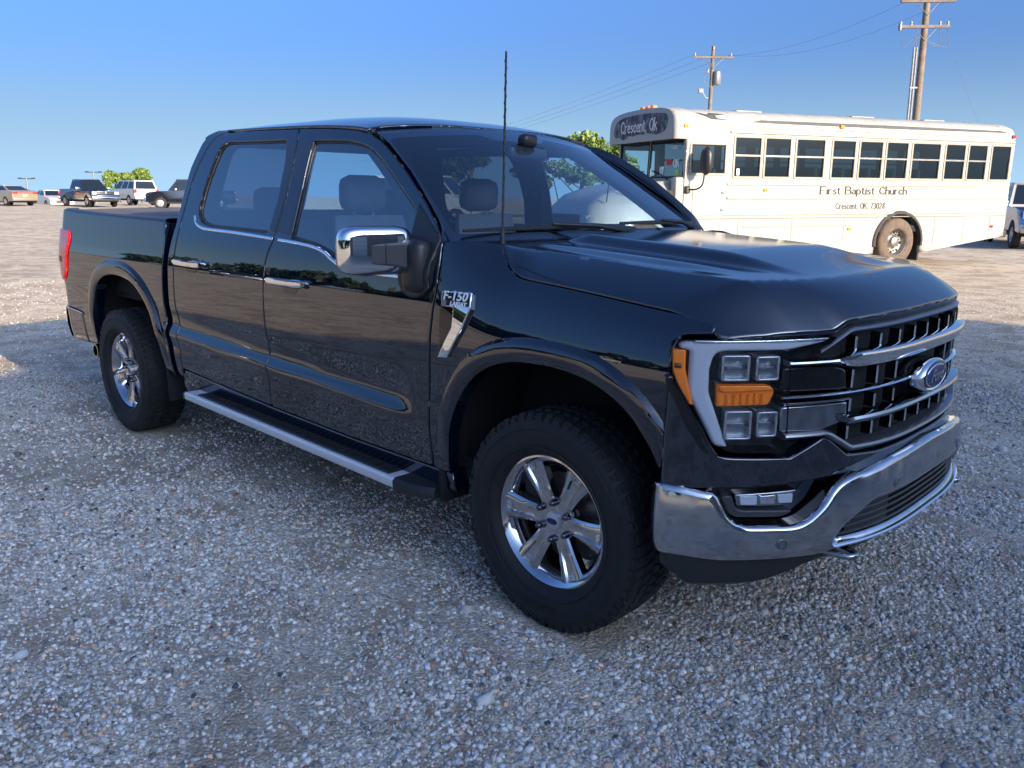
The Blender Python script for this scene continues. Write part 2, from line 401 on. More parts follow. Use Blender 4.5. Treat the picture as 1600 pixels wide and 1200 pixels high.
bed_poly=inset([(-3.01,1.405),(-3.006,1.2),(-3.03,1.0),(-3.052,.82),(-3.055,.65),(-3.05,.475),(-3.152,.455)]+arch_curve(WR,.12,math.pi-.18,30)+[(-4.24,.515),(-4.40,.505),(-4.425,.735),(-4.85,.755),(-4.862,.95),(-4.862,1.30),(-4.855,1.41),(-4.82,1.443),(-4.66,1.441),(-4.34,1.428),(-3.58,1.414)],.003)
for s in (-1,1):
    vis=s<0; sp=.03 if vis else .06
    fd=side_panel('front_door',inset(front_door_poly,.003),'paint_black',s,holes=[win_f],sp=sp,flange=.03)
    rd=side_panel('rear_door',inset(rear_door_poly,.003),'paint_black',s,holes=[win_r],sp=sp,flange=.03)
    side_panel('fender',fender_poly,'paint_black',s,sp=sp,flange=.05)
    side_panel('bed_side',bed_poly,'paint_black',s,sp=sp,flange=.06)
    for w_ in (WF,WR):   # wheel arch flares: raised lip with a crease on its outer edge
        t0,t1=((.50,math.pi-.13) if w_ is WF else (.14,math.pi-.20))
        inn=arch_curve(w_,t0,t1,40,.998); otr=arch_curve(w_,t0,t1,40,1.145); n_=len(inn); m_=7; v=[];f=[]
        for k in range(n_):
            for j in range(m_):
                q=j/(m_-1); x=inn[k][0]*(1-q)+otr[k][0]*q; z=inn[k][1]*(1-q)+otr[k][1]*q
                off=(.010,.018,.022,.0225,.0215,.018,-.002)[j]*min(1,.15+min(k,n_-1-k)/5)
                v.append((x,s*(S(x,z)+off),z))
            x,z=inn[k]; v.append((x,s*(S(x,z)-.05),z))
        st=m_+1
        for k in range(n_-1):
            for j in range(m_-1):
                q=(k*st+j,k*st+j+1,(k+1)*st+j+1,(k+1)*st+j); f.append(q if s>0 else q[::-1])
            q=(k*st+m_,k*st,(k+1)*st,(k+1)*st+m_); f.append(q if s>0 else q[::-1])
        MB().add(v,f).build('fender_flare','paint_black',truck,smooth=38,fix=False)
    # windows
    side_panel('window_glass',inset(win_f,-.006),'glass_front',s,fd,off=-.016,sp=.06,rnd=0,flange=0)
    side_panel('window_glass',inset(win_r,-.006),'glass_tint',s,rd,off=-.016,sp=.06,rnd=0,flange=0)
    for w_,d_ in ((win_f,fd),(win_r,rd)):
        side_panel('window_seal',inset(w_,-.004),'plastic_black',s,d_,holes=[inset(w_,.012)],off=-.010,sp=.04,rnd=.003,flange=.01)
    side_panel('window_trim',band(belt,.017,(-1.786,0)),'chrome',s,fd,off=.005,sp=.03,rnd=.006,flange=.008)
    side_panel('window_trim',band(belt,.017,(-9,-1.797)),'chrome',s,rd,off=.005,sp=.03,rnd=.006,flange=.008)
    # black pillar covers on both sides of the gap
    side_panel('pillar_cover',[(-1.660,1.805),(-1.650,1.60),(-1.662,1.372),(-1.786,1.382),(-1.751,1.545),(-1.758,1.735),(-1.785,1.82)],'pillar_satin',s,fd,off=.002,sp=.04,rnd=.004,flange=.004)
    side_panel('pillar_cover',[(-1.885,1.818),(-1.842,1.72),(-1.828,1.545),(-1.860,1.388),(-1.802,1.385),(-1.764,1.545),(-1.772,1.735),(-1.80,1.82)],'pillar_satin',s,rd,off=.002,sp=.04,rnd=.004,flange=.004)
    # corner of the cab behind the doors and side roof rail
    cp=[(x-.004,z) for x,z in ring_rear[1:]]+[(-2.93,.48),(-2.985,.50),(-2.990,.65),(-2.985,.82),(-2.952,1.02),(-2.938,1.209),(-2.885,1.393),(-2.868,1.518),(-2.848,1.707),(-2.80,1.838),(-2.762,1.893),(-2.70,1.915),(-2.60,1.912)]
    side_panel('cab_corner',cp,'paint_black',s,sp=.035,flange=.05,rnd=.008)
    # door inner trims
    side_panel('door_trim',[(-.66,.60),(-1.84,.60),(-1.82,1.30),(-1.3,1.235),(-.70,1.22)],'interior_dark',s,fd,off=-.09,sp=.12,rnd=0,flange=.02)
    side_panel('door_trim',[(-1.94,.62),(-2.80,.62),(-2.76,1.36),(-1.88,1.33)],'interior_dark',s,rd,off=-.09,sp=.12,rnd=0,flange=.02)
    # rocker
    panel('rocker_panel',[(-2.95,.40),(-.52,.385),(-.535,.464),(-.625,.467),(-1.2,.470),(-1.89,.488),(-2.93,.538)],lambda x,z,s=s:(x,s*(.935+(z-.4)*.1),z),'paint_black',truck,sp=.08,rnd=.01,flange=.2,flip=s>0)
    # handles
    for d_,x0,x1,z0 in ((rd,-2.815,-2.49,1.186),(fd,-1.79,-1.475,1.158)):
        n=14; mb=MB(); ring=[]
        for k in range(n+1):
            t=k/n; x=x0+(x1-x0)*t; bow=.034+.016*math.sin(math.pi*t); hh=.0185 if t<.76 else .021
            y=S(x,z0)+bow; e=.55 if k in (0,n) else 1
            pts=[(x,s*(y-.012),z0+hh*e),(x,s*(y-.002),z0+hh*.75*e),(x,s*y,z0),(x,s*(y-.004),z0-hh*.7*e),(x,s*(y-.016),z0-hh*e),(x,s*(y-.024),z0)]
            ring.append(pts)
        v=[p for r_ in ring for p in r_]; f=[]
        for k in range(n):
            for j in range(6): f.append((k*6+j,k*6+(j+1)%6,(k+1)*6+(j+1)%6,(k+1)*6+j))
        f+= [tuple(range(6)),tuple(n*6+j for j in range(6))]
        mb.add(v,f); mb.build('door_handle','chrome',d_,smooth=40)
        xm=x0*.45+x1*.55
        cup=fillet([(xm-.085,z0+.028,.02),(xm+.075,z0+.03,.02),(xm+.06,z0-.052,.035),(xm-.06,z0-.055,.035)])
        panel('handle_cup',cup,lambda x,z,s=s,xm=xm,z0=z0:(x,s*(S(x,z)+.0015),z),'gloss_black',d_,sp=.02,rnd=0,flange=.003,flip=s>0)
        for xe in (x0+.012,x1-.035): MB().box((xe-.012,s*(S(xe,z0)-.01),z0-.012),(xe+.02,s*(S(xe,z0)+.03),z0+.012),.004).build('handle_mount','chrome',d_,smooth=40)
# A pillars: ruled between the windshield edge and the door ring
WSB=lambda u:(-.395-.165*u*u,.922*u,1.392-.004*u*u)
WST=lambda u:(-1.165-.078*u*u,.745*u,1.888-.046*u*u)
def WS(u,v):
    b=WSB(u);t=WST(u); k=4*v*(1-v)*.022
    return (b[0]+(t[0]-b[0])*v+k*.5,b[1]+(t[1]-b[1])*v,b[2]+(t[2]-b[2])*v+k*.85)
def lerp_line(line,t):
    L=[0]
    for a,b in zip(line,line[1:]): L.append(L[-1]+math.dist(a,b))
    d=t*L[-1]; i=min(len(line)-2,max(0,bisect.bisect_right(L,d)-1)); k=(d-L[i])/max(1e-9,L[i+1]-L[i])
    return tuple(a+(b-a)*k for a,b in zip(line[i],line[i+1]))
a_ring=[(-.574,1.399),(-.613,1.466),(-.70,1.542),(-.850,1.658),(-.955,1.722),(-1.053,1.780),(-1.115,1.808),(-1.203,1.838)]
for s in (-1,1):
    n,m=24,5; v=[];f=[]
    for i in range(n+1):
        t=i/n; w=WS(s*1.0,t); x,z=lerp_line(a_ring,t); r_=(x,s*S(x,z),z)
        for j in range(m+1):
            k=j/m; bul=.006*math.sin(math.pi*k)
            p=[w[q]*(1-k)+r_[q]*k for q in range(3)]; p[0]+=bul*.5; p[1]+=s*bul*.75; p[2]+=bul*.5
            v.append(tuple(p))
    for i in range(n):
        for j in range(m):
            q=(i*(m+1)+j,i*(m+1)+j+1,(i+1)*(m+1)+j+1,(i+1)*(m+1)+j); f.append(q if s<0 else q[::-1])
    MB().add(v,f).build('a_pillar','paint_black',truck,smooth=80,fix=False)
for s in (-1,1):   # inner trim of the pillars
    v=[];f=[]
    for i in range(13):
        t=i/12; w=Vector(WS(s*.985,t))-Vector((.012,0,.012)); v+=[tuple(w),tuple(w+Vector((-.075,-s*.045,-.02))),tuple(w+Vector((-.15,-s*.01,-.03)))]
    for i in range(12):
        for j in range(2): f.append((i*3+j,i*3+j+1,(i+1)*3+j+1,(i+1)*3+j))
    MB().add(v,f).build('pillar_trim','interior_dark',truck,smooth=60)
# windshield
wso=[(-1,0),(-.5,0),(0,0),(.5,0),(1,0),(1,.5),(1,1),(.5,1),(0,1),(-.5,1),(-1,1),(-1,.5)]
ws=panel('windshield',[(u*.992,.005+v*.99) for u,v in wso],WS,'glass_clear',truck,sp=.08,rnd=0,flange=0)
fr=[(-.985,.012),(.985,.012),(.985,.985),(-.985,.985)]
panel('glass_border',[(-.992,.004),(.992,.004),(.992,.993),(-.992,.993)],lambda u,v:tuple(c-d for c,d in zip(WS(u,v),(.004,0,.006))),'gloss_black',ws,holes=[fillet([(-.955,.065,.05),(.955,.065,.05),(.955,.915,.06),(.30,.93,.03),(.22,.87,.04),(-.22,.87,.04),(-.30,.93,.03),(-.955,.915,.06)])],sp=.05,rnd=0,flange=0)
# roof
zr_tab=pchip([(-2.86,1.84),(-2.78,1.885),(-2.70,1.905),(-2.60,1.908),(-2.42,1.905),(-1.822,1.891),(-1.416,1.870),(-1.30,1.858),(-1.203,1.838),(-1.0,1.75)])
zc_tab=pchip([(-2.88,1.86),(-2.82,1.905),(-2.74,1.932),(-2.6,1.950),(-2.3,1.966),(-1.9,1.966),(-1.6,1.956),(-1.4,1.936),(-1.27,1.912),(-1.165,1.886),(-1.1,1.866)])
def roofY(x): return S(x,zr_tab(x))
def Rf(x,y):
    ze=zr_tab(x); zc=zc_tab(x); yr=roofY(x); return zc-(zc-ze)*(abs(y)/yr)**3.0
xs_=[-1.245-.0,-1.30,-1.4,-1.55,-1.7,-1.9,-2.1,-2.3,-2.5,-2.62,-2.72,-2.80]
rp=[(x,-roofY(x)+.001) for x in xs_]+[(-2.85,-.60),(-2.868,-.3),(-2.875,0),(-2.868,.3),(-2.85,.60)]+[(x,roofY(x)-.001) for x in xs_[::-1]]+[(WST(u)[0]-.008,WST(u)[1]) for u in (.99,.8,.6,.4,.2,0,-.2,-.4,-.6,-.8,-.99)]
roof=panel('roof',rp,lambda x,y:(x,y,Rf(x,y)),'paint_black',truck,sp=.045,rnd=.006,flange=.03)
MB().box((-2.62,-.09,1.935),(-2.30,.09,1.972),.02).build('roof_fin','gloss_black',roof,smooth=40)
mb=MB(); v=[];f=[]
hl=[(x,y,Rf(x,y)-.04) for x in (-1.28,-1.5,-1.9,-2.3,-2.7) for y in (-.68,-.4,0,.4,.68)]
for i in range(4):
    for j in range(4): f.append((i*5+j,i*5+j+1,(i+1)*5+j+1,(i+1)*5+j))
MB().add(hl,f).build('headliner','headliner',roof,fix=False)
# cab back with rear window
def cabback(y,z): return (-2.875-.03*(1-(z-1.4)/.5)+.10*max(0,(z-1.45)/.45)**1.5+.06*(abs(y)/.85)**4,y,z)
cb=[(-.93,.60),(.93,.60),(.93,1.38),(.83,1.68),(.74,1.87),(.5,1.90),(-.5,1.90),(-.74,1.87),(-.83,1.68),(-.93,1.38)]
rw=fillet([(-.68,1.47,.05),(.68,1.47,.05),(.60,1.83,.07),(-.60,1.83,.07)])
cbo=panel('cab_back',cb,cabback,'paint_black',truck,holes=[rw],sp=.08,rnd=.004,flange=0,flip=True)
panel('rear_glass',inset(rw,-.01),lambda y,z:(cabback(y,z)[0]+.012,y,z),'glass_front',cbo,sp=.1,rnd=0,flange=0,flip=True)
# hood
def zsh(x):
    L=shutline
    if x<=L[0][0]: return L[0][1]
    if x>=L[-1][0]: return L[-1][1]-.35*(x-L[-1][0])
    for a,b in zip(L,L[1:]):
        if a[0]<=x<=b[0]: return a[1]+(b[1]-a[1])*(x-a[0])/max(1e-9,b[0]-a[0])
zridge=pchip([(-.5,1.383),(-.42,1.379),(-.1,1.358),(.2,1.339),(.5,1.318),(.7,1.302),(.95,1.284)])
zfront=pchip([(0,1.214),(.3,1.208),(.5,1.198),(.545,1.189),(.595,1.162),(.65,1.159),(.95,1.156)])
def yshut(x): return S(x,zsh(x))
def H(x,y):
    a=abs(y); ys=yshut(min(x,.60)); zs=zsh(x); zr=zridge(x); yr=.735-.03*max(0,x)
    if a>yr:
        t=(a-yr)/max(.02,ys-yr); z=zr-(zr-zs)*(.72*max(0,t)+.28*max(0,t)**2.2)
    else:
        fv=sst(.58,.20,x); z=zr+fv*(-.012*sst(-.06,.09,yr-a)+.003+.012*sst(.08,.18,yr-a))
        fade=sst(.68,.30,x)*sst(-.44,-.27,x)
        z+=.036*sst(.475-.02*x,.385-.02*x,a)*fade+.012*(1-(a/.735)**2)
    xf=Xf(y,.918); t=min(1.15,max(0,(x-(xf-.20))/.20)); zf=zfront(a)
    return z-(z-zf)*(.55*max(0,t)**1.25+.45*t**2.4)
hs=[(x,yshut(x)) for x,_ in shutline[::2]]+[(.615,.902),(.640,.886)]
hood_half=[(-.335,0),(-.345,.3),(-.375,.55),(-.415,.74),(-.40,.82)]+hs+[(Xf(a,.918),a) for a in (.87,.8,.72,.65,.60,.56,.50,.40,.25,.12)]
hp=[(x,-a) for x,a in hood_half]+[(Xf(0,.918),0)]+[(x,a) for x,a in hood_half[:0:-1]]
hood=panel('hood',inset(hp,.003),lambda x,y:(x,y,H(x,y)),'paint_hood',truck,sp=.022,rnd=.010,flange=.04,lines=[[(x,s*(.735-.03*max(0,x))) for x in np.arange(-.40,.54,.02)] for s in (-1,1)])
# small dusty handprint-like smudge left as faint decal strip on the hood is part of the paint; cowl and wipers
cw=[]
mb=MB(); v=[];f=[]
for j,u in enumerate(np.linspace(-1,1,25)):
    b=WSB(u); hx=-.335-.07*abs(u)**1.6
    for (x,dz) in ((b[0]-.02,.0),(b[0]+.015,-.014),((b[0]+hx)/2+.02,-.040),(hx+.02,-.05)): v.append((x,b[1]*.91,b[2]+dz))
for j in range(24):
    for k in range(3): f.append((j*4+k,j*4+k+1,(j+1)*4+k+1,(j+1)*4+k))
cowl=MB().add(v,f).build('cowl','plastic_black',truck,fix=True,smooth=60)
for k in range(18):
    u=-.85+k*.1; b=WSB(u); hx=-.335-.07*abs(u)**1.6
    MB().box((b[0]+.035,b[1]*.91-.012,b[2]-.055),(hx+.0,b[1]*.91+.012,b[2]-.032),.003).build('cowl_rib','plastic_black',cowl,smooth=40)
for (u0,v0,u1,v1,pu) in ((-.93,.045,.02,.055,-.05),(.0,.07,.86,.055,.62)):
    A=Vector(WS(u0,v0))+Vector((.012,0,.018)); B=Vector(WS(u1,v1))+Vector((.012,0,.018)); Mid=(A+B)/2+Vector((.01,0,.004))
    pv=Vector(WSB(pu))+Vector((.05,0,.012))
    w=MB().tube([A,A*.75+B*.25+Vector((.004,0,.002)),Mid,A*.25+B*.75+Vector((.004,0,.002)),B],[.006,.009,.011,.009,.006],6).build('wiper','plastic_black',truck,smooth=50)
    MB().tube([pv-Vector((0,0,.03)),pv+Vector((0,0,.02)),(pv+Mid)/2+Vector((.03,0,.022)),Mid+Vector((.004,0,.012))],[.02,.018,.011,.007],8).build('wiper_arm','plastic_black',w,smooth=50)
    MB().tube([pv+Vector((.0,-.02,.0)),pv+Vector((0,.02,.012))],[.022,.018],10).build('wiper_cap','plastic_black',w,smooth=50)
# antenna
ab=Vector((-.391,-.80,1.385)); at_=Vector((-.378,-.80,2.076))
an=MB().tube([ab,ab+(at_-ab)*.02,ab+(at_-ab)*.06,ab+(at_-ab)*.08,at_],[.013,.012,.0075,.0045,.0038],8).build('antenna','plastic_black',truck,smooth=60)
hx=[]; 
for k in range(240):
    t=.1+.88*k/239; p=ab+(at_-ab)*t; a=t*90; hx.append(p+Vector((math.cos(a)*.0042,math.sin(a)*.0042,0)))
MB().tube(hx,.0014,4).build('antenna_coil','plastic_black',an)
# inner dark structure behind the gaps: firewall, floor, inner fenders, bed walls
inner=MB()
inner.box((-2.98,-.86,.42),(-.50,.86,.52)); inner.box((-.62,-.84,.50),(-.54,.84,1.30)); inner.box((.05,-.62,.55),(.60,.62,1.05))
inner.box((-4.80,-.42,.44),(.85,-.34,.60)); inner.box((-4.80,.34,.44),(.85,.42,.60))
inner.box((-4.84,-.82,.86),(-3.03,.82,.92))
for s in (-1,1):
    inner.box((-4.83,s*.80,.90),(-3.04,s*.84,1.39)); inner.box((-3.03,s*.66,.6),(-2.99,s*.90,1.36))
inner.box((-3.06,-.84,.90),(-3.02,.84,1.39)); inner.box((-2.99,-.86,.5),(-2.95,.86,1.3))
inner.tube([(-3.70,-.75,.41),(-3.70,.75,.41)],.05); inner.box((-3.85,-.16,.28),(-3.55,.16,.55),.05); inner.tube([(0,-.75,.40),(0,.75,.40)],.035)
for x in (.16,-.16): inner.tube([(x*.4,-.80,.36),(x,-.40,.44)],.025)
inner.build('chassis','matt_black',truck)
for s in (-1,1):     # wheel housings
    for wd in (WF,WR):
        prof=arch_curve(wd,.0,math.pi,20,1.06); v=[];f=[]
        for (x,z) in prof: v+=[(x,s*(S(x,z)-.03),z),(x,s*.52,z)]
        for k in range(len(prof)-1): f.append((2*k,2*k+1,2*k+3,2*k+2))
        b=len(v); v+=[(x,s*.53,z) for x,z in prof]; f.append(tuple(range(b,b+len(prof))))
        MB().add(v,f).build('wheel_housing','matt_black',truck,smooth=50)
# bed: tailgate, rail caps, cover, lights, rear bumper, exhaust
panel('tailgate',fillet([(-.80,.62,.03),(.80,.62,.03),(.80,1.425,.03),(-.80,1.425,.03)]),lambda y,z:(-4.875+.012*(z-1)**2,y,z),'paint_black',truck,sp=.1,rnd=.01,flange=.08,flip=True)
def ztop(x): return 1.405+max(0,-x-3.01)*.0085+max(0,-x-4.2)*.025
for s in (-1,1):
    v=[];f=[]; xs=np.linspace(-4.83,-3.02,24)
    for x in xs:
        ye=S(x,ztop(x)-.01)-.004; z=ztop(x)
        v+=[(x,s*ye,z-.006),(x,s*(ye-.004),z+.010),(x,s*(ye-.018),z+.016),(x,s*(ye-.085),z+.016),(x,s*(ye-.095),z-.03)]
    for i in range(len(xs)-1):
        for j in range(4): f.append((i*5+j,i*5+j+1,(i+1)*5+j+1,(i+1)*5+j))
    MB().add(v,f).build('bed_rail','plastic_black',truck,smooth=35)
    tl=fillet([(-4.872,1.318,.02),(-4.53,1.300,.03),(-4.520,1.24,.02),(-4.575,1.12),(-4.600,1.02),(-4.660,.945,.03),(-4.872,.935,.02)])
    t_=side_panel('tail_light',tl,'red_lens',s,off=.014,sp=.04,rnd=.012,flange=.03)
    side_panel('tail_light_trim',fillet([(-4.868,1.12,.01),(-4.66,1.115,.01),(-4.665,1.075,.01),(-4.868,1.08,.01)]),'gloss_black',s,t_,off=.018,sp=.04,rnd=.003,flange=.01)
v=[];f=[]; xs=np.linspace(-4.82,-3.04,30); ys=np.linspace(-.83,.83,9)
for x in xs:
    for y in ys: v.append((x,y,ztop(x)+.004+.010*(1-(y/.83)**4)+.004*math.sin(x*13)*(1-(y/.83)**2)))
for i in range(29):
    for j in range(8): f.append((i*9+j,i*9+j+1,(i+1)*9+j+1,(i+1)*9+j))
MB().add(v,f).build('bed_cover','tonneau',truck,smooth=60)
rb=[]
for y in np.linspace(-.945,.945,25):
    x=-4.97+.10*abs(y/.945)**6+.02*abs(y); rb.append((x,y))
v=[];f=[]
for x,y in rb: v+=[(x+.10,y,.72),(x+.01,y,.735),(x,y,.70),(x,y,.60),(x+.03,y*.99,.51),(x+.12,y*.98,.50)]
for i in range(len(rb)-1):
    for j in range(5): f.append((i*6+j,i*6+j+1,(i+1)*6+j+1,(i+1)*6+j))
rbo=MB().add(v,f).build('rear_bumper','paint_black',truck,smooth=35)
for s in (-1,1):
    panel('bumper_corner',[(-4.90,.51),(-4.55,.50),(-4.41,.506),(-4.432,.725),(-4.90,.745)],lambda x,z,s=s:(x,s*(S(x,z)+.004-max(0,-x-4.82)*.3),z),'paint_black',rbo,sp=.05,rnd=.012,flange=.05,flip=s>0)
    panel('bumper_trim',[(-4.88,.742),(-4.44,.722),(-4.40,.716),(-4.40,.726),(-4.44,.735),(-4.88,.756)],lambda x,z,s=s:(x,s*(S(x,z)+.008-max(0,-x-4.82)*.3),z),'chrome_dark',rbo,sp=.05,rnd=.002,flange=.02,flip=s>0)
MB().lathe([(.040,0),(.048,0),(.050,-.02),(.050,-.28),(.040,-.28),(.040,0)],24,'y',(-4.53,-.60,.425)).build('exhaust_tip','chrome_dark',truck,smooth=40)
for s in (-1,1):
    MB().box((-3.16,s*.95,.30),(-3.135,s*.74,.56),.008).build('mud_flap','matt_black',truck,smooth=30)
    MB().box((-.60,s*.955,.33),(-.57,s*.74,.50),.008).build('splash_guard','matt_black',truck,smooth=30)
# ------------------------------------------------------------------ truck front end
def sweep_y(name,mat,parent,ys,zc,hh,x0,prof,smooth=40,lean=0):
    """bar along y on the front curve; prof: list of (outward offset, fraction of half height)"""
    v=[];f=[];n=len(prof)
    for y in ys:
        z=zc(y) if callable(zc) else zc; h=hh(y) if callable(hh) else hh; xx=x0(y) if callable(x0) else x0
        for (o,q) in prof:
            p=fpt(y,z+h*q,xx,o); v.append(p)
    for i in range(len(ys)-1):
        for j in range(n):
            f.append((i*n+j,i*n+(j+1)%n,(i+1)*n+(j+1)%n,(i+1)*n+j))
    f+= [tuple(range(n)),tuple((len(ys)-1)*n+j for j in range(n))]
    return MB().add(v,f).build(name,mat,parent,smooth=smooth)
ROUND=[(-.03,-1),(-.004,-1),(.005,-.72),(.010,0),(.005,.72),(-.004,1),(-.03,1)]
LIP=[(-.04,-1),(.004,-1),(.012,-.55),(.020,.15),(.017,.72),(.006,1),(-.04,1)]
grille=front_panel('grille',[(-.74,.765),(.74,.765),(.74,1.10),(.60,1.185),(.3,1.20),(-.3,1.20),(-.60,1.185),(-.74,1.10)],'matt_black',.862,sp=.08,rnd=0,flange=.04)
Y=lambda a,b,n:list(np.linspace(a,b,n))
# mesh fins
k=0
for row,(z0,z1,lim) in enumerate(((1.098,1.150,.58),(.982,1.045,.50),(.905,.952,.49),(.812,.862,.52))):
    for i in range(-4,5):
        y=i*.122
        if abs(y)>lim or (row in (1,2) and abs(y)<.14): continue
        v=[]
        for dy,dx in ((-.006,.0),(-.0035,.034),(.0035,.034),(.006,.0)):
            for z in (z0,z1): v.append(fpt(y+dy,z,.868,dx+.01))
        f=[(0,1,3,2),(2,3,5,4),(4,5,7,6),(0,2,4,6),(1,7,5,3)]
        fn_=MB().add(v,f).build('grille_fin','gloss_black',grille); MB().add([fpt(y+dy,z,.868,.0455) for dy in (-.0028,.0028) for z in (z0+.004,z1-.004)]+[fpt(y+dy,z,.868,.043) for dy in (-.004,.004) for z in (z0+.002,z1-.002)],[(0,1,3,2),(0,4,5,1),(2,3,7,6),(1,5,7,3),(0,2,6,4)]).build('fin_edge','chrome',fn_)
ytop=lambda y:1.168+.006*(1-(y/.6)**2) if abs(y)<.52 else 1.168-(abs(y)-.52)*.55
sweep_y('grille_bar','satin_grey',grille,Y(-.63,.63,61),ytop,.009,.905,ROUND)
sweep_y('grille_bar','chrome',grille,Y(-.745,.745,61),lambda y:1.080+.001*(1-abs(y)),lambda y:.026-.0175*sst(.48,.62,abs(y)),.925,LIP)
for s in (-1,1):
    sweep_y('grille_bar','chrome',grille,[s*a for a in Y(.135,.745,30)],.972,.0065,.915,ROUND)
    sweep_y('grille_bar','chrome_dark',grille,[s*a for a in Y(.515,.742,12)],.952,.005,.917,ROUND)
    # side blocks between the headlight and the mesh
    front_panel('grille_block',fillet([(s*.745,.990,.01),(s*.520,.984,.015),(s*.535,1.052,.02),(s*.60,1.062,.02),(s*.745,1.066,.01)][::-s]),'gloss_black',.915,grille,sp=.04,rnd=.008,flange=.04)
    front_panel('grille_block',fillet([(s*.742,.862,.01),(s*.62,.856,.02),(s*.510,.880,.02),(s*.512,.942,.01),(s*.742,.944,.01)][::-s]),'chrome_dark',.915,grille,sp=.04,rnd=.008,flange=.04)
sweep_y('grille_bar','chrome_dark',grille,Y(-.535,.535,51),.885,.0155,.925,LIP)
zl=lambda y:.778+.012*(abs(y)/.5)**2 if abs(y)<.50 else (.790+(abs(y)-.50)*.60 if abs(y)<.60 else .850)
sweep_y('grille_bar','satin_grey',grille,Y(-.735,.735,81),zl,lambda y:.0135 if abs(y)<.6 else .010,.918,LIP)
# oval badge
def oval(a,b,off,n=40): return [fpt(a*math.cos(2*math.pi*i/n),.966+b*math.sin(2*math.pi*i/n),.928,off) for i in range(n)]
def oval_stack(name,mat,parent,rings,cap=True,smooth=60):
    n=40; v=[];f=[]
    for a,b,o in rings: v+=oval(a,b,o,n)
    for r_ in range(len(rings)-1):
        for i in range(n): f.append((r_*n+i,r_*n+(i+1)%n,(r_+1)*n+(i+1)%n,(r_+1)*n+i))
    if cap: f.append(tuple((len(rings)-1)*n+i for i in range(n)))
    return MB().add(v,f).build(name,mat,parent,smooth=smooth)
bd=oval_stack('grille_badge','chrome',truck,[(.128,.060,-.05),(.128,.060,.012),(.124,.057,.024),(.117,.051,.030),(.110,.0455,.027)],True)
oval_stack('badge_field','badge_blue',bd,[(.109,.0448,.0275),(.108,.044,.030),(.07,.028,.0325),(.03,.012,.033)],True)
n=48; v=[];f=[]
for a,b,o in ((.101,.0395,.0312),(.097,.0365,.0335)): v+=[fpt(a*math.cos(2*math.pi*i/n),.966+b*math.sin(2*math.pi*i/n),.928,o) for i in range(n)]
for i in range(n): f.append((i,(i+1)%n,n+(i+1)%n,n+i))
MB().add(v,f).build('badge_line','chrome',bd,fix=False)
tv,tf=text_mesh('Ford',.058,.001,shear=.35,space=.92,offset=.0012)
MB().add([fpt(x*1.15,.966+y,.928,.0355+z) for x,y,z in tv],tf).build('badge_lettering','chrome',bd)
